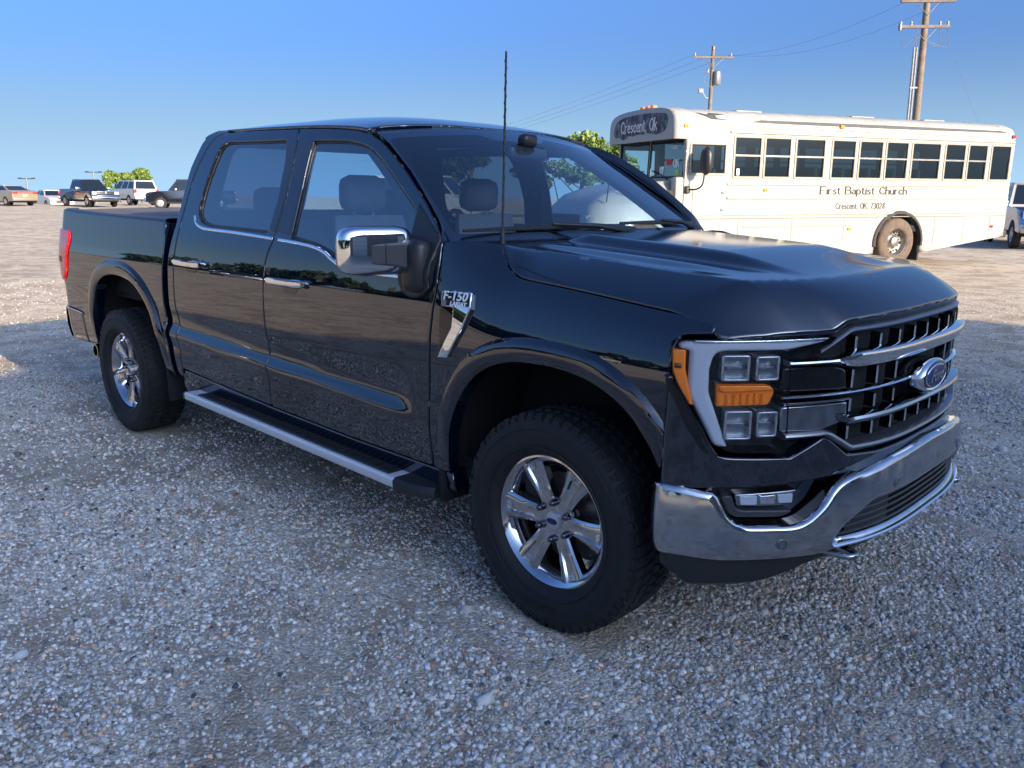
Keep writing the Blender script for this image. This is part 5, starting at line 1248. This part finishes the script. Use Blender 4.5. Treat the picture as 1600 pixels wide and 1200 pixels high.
# ------------------------------------------------------------------ generic vehicles of the lot
simple('tan_paint',(.30,.25,.18),.3,.3,.6); simple('white_paint',(.42,.415,.40),.3,0,.6); simple('navy_paint',(.010,.017,.045),.12,0,1); simple('black_paint_far',(.008,.010,.018),.1,0,1); simple('blue_paint',(.02,.06,.22),.2,0,1)
simple('tail_red',(.42,.02,.02),.25); simple('lamp_clear',(.7,.72,.72),.15,.4); simple('car_rim',(.52,.50,.47),.3,.8)
glass('car_glass',(.16,.19,.20),1.0,1.55)
def place(px,depth,dz=0):
    P=CAM_POS+FH*((depth-.25)/math.cos(PITCH))+RH*((px-800)/FPX*depth)
    return (P.x,P.y,gnd(P.x,P.y)+dz)
def heading(r_,f_):
    d=RH*r_+FH*f_; return math.atan2(d.y,d.x)
def vehicle(name,label,cat,group,loc,head,paint,L,Wd,prof,cabin,wheels,wr,glass_='car_glass',front='sedan',rear='sedan',trim=None,extras=None):
    """prof: lower body outline (x,z) over the top from rear to front; cabin: rear-low, rear-top, front-top, front-low (x,z) + half widths"""
    o=empty(name,loc,head); tag(o,label,cat,group)
    hw=Wd/2
    bot=.30 if front=='sedan' else .42
    pts=[]
    xs=sorted(wheels)
    low=[(prof[0][0],bot+.06)]
    for wx in xs:
        low+= [(wx+ (wr+.05)*math.cos(a),wr*.95+(wr+.05)*math.sin(a)) for a in np.linspace(math.pi,0,11) if wr*.95+(wr+.05)*math.sin(a)>bot-.001]
    low.append((prof[-1][0],bot+.05))
    outline=prof+low[::-1]
    v=[];f=[]; n=len(outline)
    lay=[(-1,.93),(-.985,.985),(-.90,1.0),(.90,1.0),(.985,.985),(1,.93)]
    cx=sum(p[0] for p in prof)/len(prof)
    bm=bmesh.new()
    vs=[]
    for sy in (-1,1):
        vs.append([bm.verts.new((x,sy*hw*(1-.05*max(0,abs(x-cx)/(L/2)-.72)**1*3),z)) for x,z in outline])
    for i in range(n): bm.faces.new((vs[0][i],vs[0][(i+1)%n],vs[1][(i+1)%n],vs[1][i]))
    bm.faces.new(vs[0][::-1]); bm.faces.new(vs[1])
    e=[e for e in bm.edges if all(v_.co.z>.55 for v_ in e.verts) and e.verts[0].co.y*e.verts[1].co.y>0]
    bmesh.ops.bevel(bm,geom=e,offset=.07,segments=3,affect='EDGES',profile=.5,clamp_overlap=True)
    bmesh.ops.recalc_face_normals(bm,faces=bm.faces[:])
    me=bpy.data.meshes.new('body'); bm.to_mesh(me); bm.free(); me.materials.append(MAT[paint]); bo=bpy.data.objects.new('body',me); COL.objects.link(bo); bo.parent=o; smooth_by_angle(bo,40)
    (rx0,rz0),(rx1,rz1),(fx1,fz1),(fx0,fz0)=cabin[:4]; wl,wt=cabin[4:6]
    # cabin: pillars and roof as painted shell, glass as separate parts
    def Pt(x,z,s):
        t=(z-min(rz0,fz0))/(rz1-min(rz0,fz0)); return (x,s*(wl+(wt-wl)*t),z)
    zt=rz1+.03
    c=[Pt(rx0,rz0,-1),Pt(rx1,rz1,-1),Pt(fx1,fz1,-1),Pt(fx0,fz0,-1)]; d=[(x,-y,z) for x,y,z in c]
    MB().add(c+d,[(0,1,2,3),(7,6,5,4),(0,4,5,1),(1,5,6,2),(2,6,7,3)]).build('cabin',paint,o)
    MB().box((rx1-.04,-wt-.01,rz1-.015),(fx1+.06,wt+.01,zt+.01),.02).build('roof',paint,o,smooth=40)
    def lerp(a,b_,t): return tuple(p+(q-p)*t for p,q in zip(a,b_))
    def quad(nm,q4,off,ins=.08,insz=.12):
        A,B,C_,D=q4; g=[lerp(lerp(A,D,ins),lerp(B,C_,ins),insz),lerp(lerp(A,D,ins),lerp(B,C_,ins),1-insz),lerp(lerp(A,D,1-ins),lerp(B,C_,1-ins),1-insz),lerp(lerp(A,D,1-ins),lerp(B,C_,1-ins),insz)]
        g=[tuple(p[k]+off[k] for k in range(3)) for p in g]
        MB().add(g,[(0,1,2,3)]).build(nm,glass_dark,o,fix=False)
    glass_dark='far_glass'
    quad('windshield',(c[3],c[2],d[2],d[3]),(.008,0,.004),.05,.08); quad('rear_window',(c[0],c[1],d[1],d[0]),(-.008,0,.004),.07,.10)
    k=extras.get('pillars',(.5,)) if extras else (.5,)
    for s,q in ((-1,c),(1,d)):
        cuts=[0]+list(k)+[1]
        for a,b_ in zip(cuts,cuts[1:]):
            lo0,lo1=lerp(q[0],q[3],a),lerp(q[0],q[3],b_); hi0,hi1=lerp(q[1],q[2],a),lerp(q[1],q[2],b_)
            quad('side_window',(lo0,hi0,hi1,lo1),(0,s*.008,0),.06,.12)
    for wx in xs:
        for s in (-1,1):
            w=MB().lathe([(wr*.58,.10),(wr*.8,.115),(wr*.96,.10),(wr,.06),(wr,-.06),(wr*.96,-.10),(wr*.8,-.115),(wr*.58,-.10)],24,'y').build('wheel','rubber',o,smooth=50)
            w.location=(wx,s*(hw-.10),wr); w.rotation_euler=(0,0,0 if s<0 else math.pi)
            rm=MB().lathe([(wr*.60,-.095),(wr*.56,-.085),(wr*.50,-.06),(wr*.2,-.075),(0,-.08)],20,'y').build('rim','car_rim',w,smooth=40)
            for a in range(5): MB().box((wr*.18,-.090,-.028),(wr*.56,-.07,.028)).build('spoke','car_rim',w).rotation_euler=(0,a*1.2566,0)
        MB().box((wx-wr,-hw+.2,bot-.04),(wx+wr,hw-.2,wr*1.9)).build('wheel_well','matt_black',o)
    MB().box((prof[0][0]+.15,-hw+.06,bot-.06),(prof[-1][0]-.15,hw-.06,bot+.12)).build('underbody','matt_black',o)
    return o,hw,bot
simple('far_glass',(.010,.016,.024),.06,0,0,1.5)
def part(o,nm,a,b_,mat,bev=.02): return MB().box(a,b_,bev).build(nm,mat,o,smooth=45)
G='vehicles parked across the lot'
# tan sedan
loc=place(12,61); o,hw,bt=vehicle('sedan','tan four door sedan showing its tail lights across the lot','sedan',G,loc,heading(-.84,.54),'tan_paint',4.9,1.85,[(-2.42,.62),(-2.44,.95),(-2.30,1.06),(-1.7,1.09),(1.0,1.0),(2.0,.90),(2.38,.72),(2.42,.50)],[(-1.72,1.08),(-.72,1.43),(.35,1.45),(1.10,1.0),.86,.62],(-1.42,1.42),.33,extras={'pillars':(.48,)})
for s in (-1,1): part(o,'tail_light',(-2.46,s*.52,.86),(-2.34,s*.90,.98),'tail_red')
part(o,'rear_bumper',(-2.50,-.86,.36),(-2.36,.86,.60),'tan_paint',.05); part(o,'number_plate',(-2.455,-.17,.70),(-2.44,.17,.80),'paper_white',.005); part(o,'lower_trim',(-2.49,-.80,.32),(-2.40,.80,.42),'plastic_black'); part(o,'tail_strip',(-2.452,-.5,.905),(-2.43,.5,.945),'tail_red',.005)
# white sedan, lower behind the crest
loc=place(80,67,-.35); o,hw,bt=vehicle('sedan','white sedan low behind the tan sedan and the navy pickup','sedan',G,loc,heading(.72,-.69),'white_paint',4.7,1.82,[(-2.32,.60),(-2.34,.95),(-1.7,1.05),(1.0,.98),(2.0,.86),(2.32,.66),(2.34,.48)],[(-1.75,1.04),(-.85,1.40),(.2,1.42),(1.05,.97),.85,.62],(-1.38,1.38),.33)
for s in (-1,1): part(o,'headlight',(2.18,s*.52,.70),(2.33,s*.84,.80),'lamp_clear')
part(o,'grille',(2.33,-.45,.46),(2.365,.45,.66),'plastic_black'); part(o,'front_bumper',(2.25,-.84,.30),(2.38,.84,.45),'white_paint',.04)
# navy pickup
PK=[(-2.85,.62),(-2.87,1.22),(-.95,1.24),(.85,1.20),(2.0,1.16),(2.62,1.08),(2.72,.92),(2.74,.62)]
def pickup(name,label,px,depth,hd,paint,group=G,cab=None,dz=0,pill=(.62,)):
    loc=place(px,depth,dz); o,hw,bt=vehicle(name,label,'pickup truck',group,loc,hd,paint,5.7,1.98,PK,cab or [(-.98,1.22),(-.86,1.88),(.30,1.90),(1.02,1.20),.93,.70],(-1.85,1.85),.40,front='pickup',extras={'pillars':pill})
    for s in (-1,1):
        part(o,'headlight',(2.58,s*.60,.86),(2.745,s*.93,1.06),'lamp_clear'); part(o,'tail_light',(-2.89,s*.82,.85),(-2.80,s*1.0,1.18),'tail_red'); part(o,'side_mirror',(.78,s*.98,1.18),(.90,s*1.22,1.36),'chrome')
        part(o,'fog_lamp',(2.80,s*.62,.56),(2.86,s*.78,.64),'lamp_clear',.01)
    part(o,'grille',(2.70,-.58,.80),(2.775,.58,1.06),'plastic_black'); 
    part(o,'grille_bar',(2.76,-.60,.905),(2.80,.60,.945),'chrome'); part(o,'grille_bar',(2.76,-.045,.80),(2.80,.045,1.06),'chrome')
    for z in (.79,1.06): part(o,'grille_bar',(2.75,-.62,z-.02),(2.79,.62,z+.02),'chrome',.01)
    part(o,'front_bumper',(2.66,-.98,.46),(2.86,.98,.74),'chrome_dusty',.05); part(o,'rear_bumper',(-3.0,-.95,.50),(-2.85,.95,.70),'chrome_dusty',.04); part(o,'bed_opening',(-2.78,-.84,1.20),(-1.05,.84,1.245),'matt_black')
    return o
pickup('pickup_truck','navy single cab pickup with chrome front bumper and crosshair grille',139,60,heading(.76,-.65),'navy_paint')
# white SUV
loc=place(206,66); o,hw,bt=vehicle('suv','white SUV with its tailgate facing the gravel lot','SUV',G,loc,heading(-.74,.67),'white_paint',5.1,1.98,[(-2.55,.60),(-2.57,1.15),(-2.3,1.22),(1.0,1.16),(2.2,1.08),(2.5,.90),(2.52,.55)],[(-2.50,1.18),(-2.25,1.86),(.35,1.90),(1.15,1.16),.94,.74],(-1.55,1.60),.39,front='pickup',extras={'pillars':(.33,.66)})
for s in (-1,1): part(o,'tail_light',(-2.60,s*.76,.95),(-2.46,s*.97,1.22),'tail_red'); part(o,'roof_rail',(-1.9,s*.66,1.93),(.2,s*.70,1.99),'plastic_black',.015)
part(o,'rear_bumper',(-2.68,-.95,.45),(-2.5,.95,.70),'white_paint',.05); part(o,'number_plate',(-2.60,-.17,.92),(-2.58,.17,1.04),'paper_white',.005); part(o,'tailgate_handle',(-2.60,-.3,1.06),(-2.575,.3,1.12),'white_paint',.01)
# black crew cab behind the near truck's cab
pickup('pickup_truck','black crew cab pickup with tinted windows facing the white SUV',298,56,heading(-.96,-.28),'black_paint_far',cab=[(-1.25,1.22),(-1.15,1.90),(.75,1.92),(1.35,1.20),.93,.72],pill=(.47,))
# blue and white old pickup at the right edge
loc=place(1604,25.5); o=pickup('pickup_truck','blue old pickup with white cab parked behind the bus',1612,25.5,heading(-.33,-.94),'blue_paint',group='vehicles parked behind the bus',cab=[(-.98,1.22),(-.90,1.86),(.25,1.88),(.80,1.20),.93,.76])
for ch in o.children:
    if ch.name.split('.')[0] in('cabin','roof'): ch.data.materials[0]=MAT['white_paint']
# white van and a second white vehicle seen through the cab
loc=place(655,34); o,hw,bt=vehicle('van','white passenger van seen through the cab of the black pickup','van','vehicles parked behind the bus',loc,heading(.96,-.25),'white_paint',5.6,2.0,[(-2.8,.6),(-2.82,1.35),(1.4,1.32),(2.2,1.15),(2.75,.95),(2.8,.6)],[(-2.78,1.33),(-2.65,2.02),(1.05,2.06),(1.85,1.25),.96,.80],(-1.8,1.85),.38,front='pickup',extras={'pillars':(.25,.5,.75)})
for s in (-1,1): part(o,'headlight',(2.66,s*.6,.85),(2.82,s*.92,1.02),'lamp_clear')
part(o,'grille',(2.74,-.5,.72),(2.82,.5,.98),'plastic_black'); part(o,'front_bumper',(2.7,-.95,.45),(2.88,.95,.66),'satin_grey',.05)
# vehicles on the other side of the lot, mirrored in the doors
for i,(x,y,a,pt,lb) in enumerate(((-30,-16,.4,'navy_paint','navy pickup standing beyond the left edge of the lot, mirrored in the doors'),(-16,-22,1.3,'white_paint','white pickup standing opposite the black truck, mirrored in its doors'))):
    o=pickup('pickup_truck',lb,800,10,a,pt,group='vehicles on the near side of the lot'); o.location=(x,y,gnd(x,y))
# ------------------------------------------------------------------ trees
simple('bark',(.10,.075,.05),.9,var=.3,scale=6)
def leaf_mat(name,c0,c1):
    m,t,b=new_mat(name); oi=nd(t,'ShaderNodeVertexColor'); oi.layer_name='leaf_tone'; r=ramp(t,oi.outputs[0],[(0,c0),(1,c1)]); t.links.new(r.outputs[0],b.inputs['Base Color']); b.inputs['Roughness'].default_value=.6
    b.inputs['Transmission Weight'].default_value=0; b.inputs['Subsurface Weight'].default_value=0
    return m
leaf_mat('leaf_bright',(.075,.12,.025),(.19,.27,.05)); leaf_mat('leaf_dark',(.014,.03,.010),(.05,.08,.024))
def crown_mesh(name,blobs,nleaf,size,mat,parent,seed=1):
    r=np.random.default_rng(seed); cs=np.array([b_[:3] for b_ in blobs]); rr=np.array([b_[3] for b_ in blobs]); w=rr**2; w/=w.sum()
    k=r.choice(len(blobs),nleaf,p=w); d=r.normal(size=(nleaf,3)); d/=np.linalg.norm(d,axis=1)[:,None]; rad=rr[k]*(r.random(nleaf)**.45)*(1+.22*r.normal(size=nleaf)*.5)
    P=cs[k]+d*rad[:,None]*np.array([1,1,.85]); a=r.normal(size=(nleaf,3)); a/=np.linalg.norm(a,axis=1)[:,None]; b_=np.cross(a,r.normal(size=(nleaf,3))); b_/=np.linalg.norm(b_,axis=1)[:,None]
    s=size*(.5+r.random(nleaf))[:,None]; V=np.stack([P-a*s,P+b_*s*.55,P+a*s,P-b_*s*.55],1).reshape(-1,3)
    o=obj(name,V,[(4*i,4*i+1,4*i+2,4*i+3) for i in range(nleaf)],mat,parent)
    ca=o.data.color_attributes.new('leaf_tone','FLOAT_COLOR','POINT'); tn=np.repeat(r.random(nleaf),4); cc=np.ones((nleaf*4,4)); cc[:,:3]=tn[:,None]; ca.data.foreach_set('color',cc.ravel())
    return o
def tree(label,loc,h,rad,mat,seed,n=5000,size=.22,group='trees beyond the lot'):
    r=random.Random(seed); o=empty('tree',loc); tag(o,label,'tree',group)
    tr=MB().tube([(0,0,-.3),(.05*h*.1,0,h*.25),(0,.03*h*.2,h*.5),(.02*h,0,h*.8)],[h*.035,h*.028,h*.02,h*.006],8)
    blobs=[]
    for i in range(15):
        a=r.random()*6.283; z=h*(.42+.5*r.random()); q=rad*(.25+.6*r.random())*(1-.45*max(0,(z/h-.6)/.4)); c=(q*math.cos(a),q*math.sin(a),z); blobs.append((*c,rad*(.20+.24*r.random())))
        tr.tube([(0,0,h*(.25+.3*r.random())),(c[0]*.5,c[1]*.5,z-.08*h),c],[h*.014,h*.009,h*.003],5)
    tr.build('trunk','bark',o,smooth=60); crown_mesh('crown',blobs,n,size,mat,o,seed)
    return o
def tree_at(label,px,depth,h,rad,mat,seed,dz=0,**k):
    x,y,z=place(px,depth,dz); return tree(label,(x,y,z),h,rad,mat,seed,**k)
tree_at('bright green round tree behind the white SUV and the navy pickup',186,118,3.6,2.2,'leaf_bright',3,dz=1.0,n=7000,size=.20)
tree_at('taller bright green tree behind the black crew cab and the white SUV',219,121,4.5,2.0,'leaf_bright',4,dz=1.0,n=7000,size=.20)
tree_at('green tree rising beside the front of the white bus',905,46,4.25,1.6,'leaf_bright',5,dz=.4,n=4200,size=.12)
tree_at('green tree with drooping branch close by the bus windscreen',962,42,3.7,1.0,'leaf_bright',9,dz=.3,n=5000,size=.10)
tree_at('dark bushy tree seen through the cab of the black pickup',735,75,6.6,3.0,'leaf_dark',6,n=5000,size=.3)
tree_at('dark tree seen through the far windows of the black pickup',835,85,6.5,2.8,'leaf_dark',8,n=4000,size=.3)
# wood line on the far side of the grass, behind the camera: one mass
r=random.Random(5); blobs=[]
for i in range(150):
    x=-150+i*1.55; blobs.append((x+r.uniform(-1,1),-52+r.uniform(-5,4)+.10*(x+40),r.uniform(1.0,6.0),r.uniform(1.6,3.0)))
wd_=crown_mesh('wood',blobs,42000,.62,'leaf_dark',None,21); wd_['kind']='stuff'; tag(wd_,'dark wood line along the grass behind the camera','wood')
# ------------------------------------------------------------------ utility poles and lamp posts
simple('pole_wood',(.17,.135,.10),.85,var=.25,scale=4,bump=.2,bscale=30); simple('galvanised',(.22,.225,.23),.5,.6,var=.15); simple('insulator',(.30,.28,.26),.3); simple('wire',(.12,.13,.15),.6)
def arm_pole(label,px,depth,top_px,name='utility_pole'):
    x,y,z=place(px,depth); d=depth; H=CAM_POS.z+ (0)  # height from the picture row of its top
    return x,y,z
def zrow(px,py,x,y):
    """height above a ground point at which the picture row lies"""
    r=_f+_r2*((px-800)/FPX)+_u2*((600-py)/FPX); hd=math.hypot(r.x,r.y); D=math.hypot(x-CAM_POS.x,y-CAM_POS.y); return CAM_POS.z+r.z/hd*D
# large pole (right)
x,y,z=place(1413,40); zt=zrow(1447,-45,x,y); za=zrow(1440,43,x,y); zc=zrow(1432,75,x,y)
P1=empty('utility_pole',(x,y,z-.1)); tag(P1,'tall wooden utility pole with double cross arms and conduit risers behind the bus','utility pole','utility poles')
zl=lambda a:a-z+.1
H1=zl(zt); P1.rotation_euler=(0,math.radians(-.9),heading(1,0)); 
MB().tube([(0,0,-1),(0,0,H1*.5),(0,0,H1)],[.19,.165,.13],12).build('pole','pole_wood',P1,smooth=60)
for k,(zz,l,off) in enumerate(((zl(za),1.20,-.02),(zl(zrow(1445,3,x,y)),1.30,.05))):
    arm=MB().box((-l+off,-.17,zz-.065),(l*.92+off,-.05,zz+.065),.01).build('cross_arm','pole_wood',P1)
    for q in (-.95,-.55,.55,.85):
        MB().lathe([(0,-.10),(.055,-.09),(.06,-.03),(.035,0),(.055,.03),(.05,.09),(0,.13)],10,'z',c=(q*l+off,-.11,zz+.12)).build('insulator','insulator',arm,smooth=60)
    for q in (-1,1): MB().tube([(q*.5,-.10,zz-.05),(0,-.14,zz-.62)],.022,5).build('arm_brace','galvanised',arm)
for q in (-.42,-.30): MB().tube([(q,-.05,-.5),(q,-.05,zl(zc)-.35),(q,-.05,zl(zc))],.05,8).build('conduit','galvanised',P1)
for zz in np.arange(2,zl(zc),2.2): MB().box((-.46,-.10,zz),(0,.0,zz+.06)).build('conduit_bracket','galvanised',P1)
for q in (-1.0,-.45,.65,1.0):
    MB().tube(catmull([(q,-.11,zl(za)-.05),(q*1.02,-.12,zl(za)-.9),(-.36+.1*q,-.08,zl(zc)-.1+.5),(-.36,-.05,zl(zc))],6),.014,5).build('drop_cable','wire',P1)
MB().lathe([(0,-.17),(.07,-.16),(.085,0),(.07,.13),(0,.16)],10,'z',c=(-1.18,-.11,zl(za))).build('cutout','galvanised',P1,smooth=50)
# small pole (middle)
x2,y2,z2=place(1097,62); zt2=zrow(1110,72,x2,y2); za2=zrow(1110,90,x2,y2); ztr=zrow(1113,122,x2,y2); zl2=lambda a:a-z2+.1
P2=empty('utility_pole',(x2,y2,z2-.1),heading(1,0)); tag(P2,'slender utility pole with grey transformer and floodlight above the bus roof','utility pole','utility poles')
MB().tube([(0,0,-1),(0,0,zl2(zt2))],[.20,.12],12).build('pole','pole_wood',P2,smooth=60)
arm=MB().box((-1.45,-.17,zl2(za2)-.07),(1.45,-.05,zl2(za2)+.07),.01).build('cross_arm','pole_wood',P2)
for q in (-1.3,1.3,0): MB().lathe([(0,-.1),(.06,-.08),(.04,0),(.06,.06),(0,.16)],10,'z',c=(q,-.11,zl2(za2)+.16+(.45 if q==0 else 0))).build('insulator','insulator',arm,smooth=60)
for q in (-1,1): MB().tube([(q*.75,-.12,zl2(za2)-.05),(0,-.14,zl2(za2)-.75)],.03,5).build('arm_brace','galvanised',arm)
tz=zl2(ztr); trf=MB().lathe([(0,.52),(.10,.50),(.24,.44),(.26,.40),(.26,-.45),(.22,-.50),(0,-.50)],18,'z',c=(.34,-.12,tz)).build('transformer','galvanised',P2,smooth=45)
MB().box((.55,-.16,tz-.42),(.62,-.08,tz+.35)).build('cooling_fin','galvanised',trf)
zf=zl2(zrow(1093,143,x2,y2)); fl=MB().box((-.95,-.30,zf-.16),(-.60,.02,zf+.16),.05).build('floodlight','insulator',P2)
fl.rotation_euler=(0,0,0); MB().tube([(-.62,-.1,zf-.05),(-.35,-.05,zf-.45),(0,0,zf-.5)],.03,6).build('floodlight_bracket','galvanised',P2)
MB().lathe([(0,.1),(.09,.05),(.09,-.2),(0,-.25)],10,'z',c=(-.33,-.1,tz+.55)).build('lightning_arrester','insulator',P2,smooth=50)
MB().tube(catmull([(0,-.2,tz+1.2),(-.5,-.2,tz+.2),(-.55,-.2,tz-.3),(0,-.15,tz-.7)],6),.016,5).build('drop_cable','wire',P2)
# wires between and beyond the poles
def wire(label,A,B,sag,r_=.006):
    A=Vector(A);B=Vector(B); pts=[]
    for k in range(21):
        t=k/20; p=A.lerp(B,t); p.z-=sag*4*t*(1-t); pts.append(p)
    o=MB().tube(pts,r_,5).build('overhead_wire','wire'); tag(o,label,'wire','overhead wires'); return o
R1=lambda q,zz:Vector((x,y,0))+RH*q+Vector((0,0,zz)); R2=lambda q,zz:Vector((x2,y2,0))+RH*q+Vector((0,0,zz))
for q in (-.9,.9): wire('thin overhead wire from the tall pole\'s '+('conduit side' if q<0 else 'guy wire side')+' to the slender pole',R1(q,zrow(1445,3,x,y)+.1),R2(q*1.4,za2+.2),.9)
far=place(560,150)
for q in (-1.3,0,1.3): wire('thin overhead wire running from the slender pole over the pickup roof',R2(q,za2+.2),Vector(far)+RH*q+Vector((0,0,8.5)),1.4,.008)
gx,gy,gz_=place(1585,46); wire('thin guy wire slanting down from the tall pole to the right',R1(.8,zrow(1475,50,x,y)),(gx,gy,gz_),.02,.006)
# double-armed lot lamps on the horizon
for px,py,dp,lb in ((43,279,105,'double-headed lot lamp rising behind the tan sedan'),(148,269,105,'double-headed lot lamp rising behind the navy pickup')):
    x3,y3,z3=place(px,dp); zt3=zrow(px,py,x3,y3); L3=empty('lot_lamp',(x3,y3,z3),heading(1,0)); tag(L3,lb,'lamp post','lot lamps on the horizon')
    hh=zt3-z3; MB().tube([(0,0,-1),(0,0,hh)],[.14,.10],8).build('post','galvanised',L3,smooth=60)
    for s in (-1,1):
        MB().box((s*.1,-.05,hh-.06),(s*.75,.05,hh+.04)).build('lamp_arm','steel_dark',L3); MB().box((s*.70,-.22,hh-.05),(s*1.0,.22,hh+.10),.03).build('lamp_head','steel_dark',L3)
# ------------------------------------------------------------------ unseen metal building ahead of the pickup, put there and shaped to shade the foreground
simple('metal_siding',(.17,.15,.13),.5,.2,var=.08,scale=1); simple('metal_roof',(.30,.30,.30),.4,.6,var=.1)
BX=12.8; SL=.30
bld=empty('shade_building',(BX,0,0)); tag(bld,'unseen gabled metal building added to shade the ground round the black pickup','building')
def bh(y): return 6.14+SL*(min(y,4.0)+2.2)-SL*max(0,y-4.0)
gab=[(-9.0,-.2),(7.4,-.2),(7.4,bh(7.4)-.08),(4.0,bh(4.0)-.08),(-9.0,bh(-9)-.08)]
MB().prism(gab,0,16,'yz').build('wall','metal_siding',bld)
for y0,y1,pa in ((-9.15,4.0,0),(4.0,7.5,1)):
    v=[(x_,y_,bh(y_)+dz) for dz in (-.08,.04) for x_ in (-.2,16.2) for y_ in (y0,y1)]
    MB().add(v,[(0,1,3,2),(4,6,7,5),(0,4,5,1),(2,3,7,6),(0,2,6,4),(1,5,7,3)]).build('roof_slope','metal_roof',bld)
for k in range(25):
    y_=-8.8+k*.65
    MB().box((-.03,y_,0),(0,y_+.03,bh(y_)-.2)).build('siding_rib','metal_siding',bld)
for yy in (-4.5,2.5):
    dr=MB().box((-.06,yy-1.9,0),(-.031,yy+1.9,3.7)).build('roller_door','white_paint',bld)
    for k in range(8): MB().box((-.075,yy-1.88,.1+k*.45),(-.061,yy+1.88,.13+k*.45)).build('door_slat','satin_grey',dr)
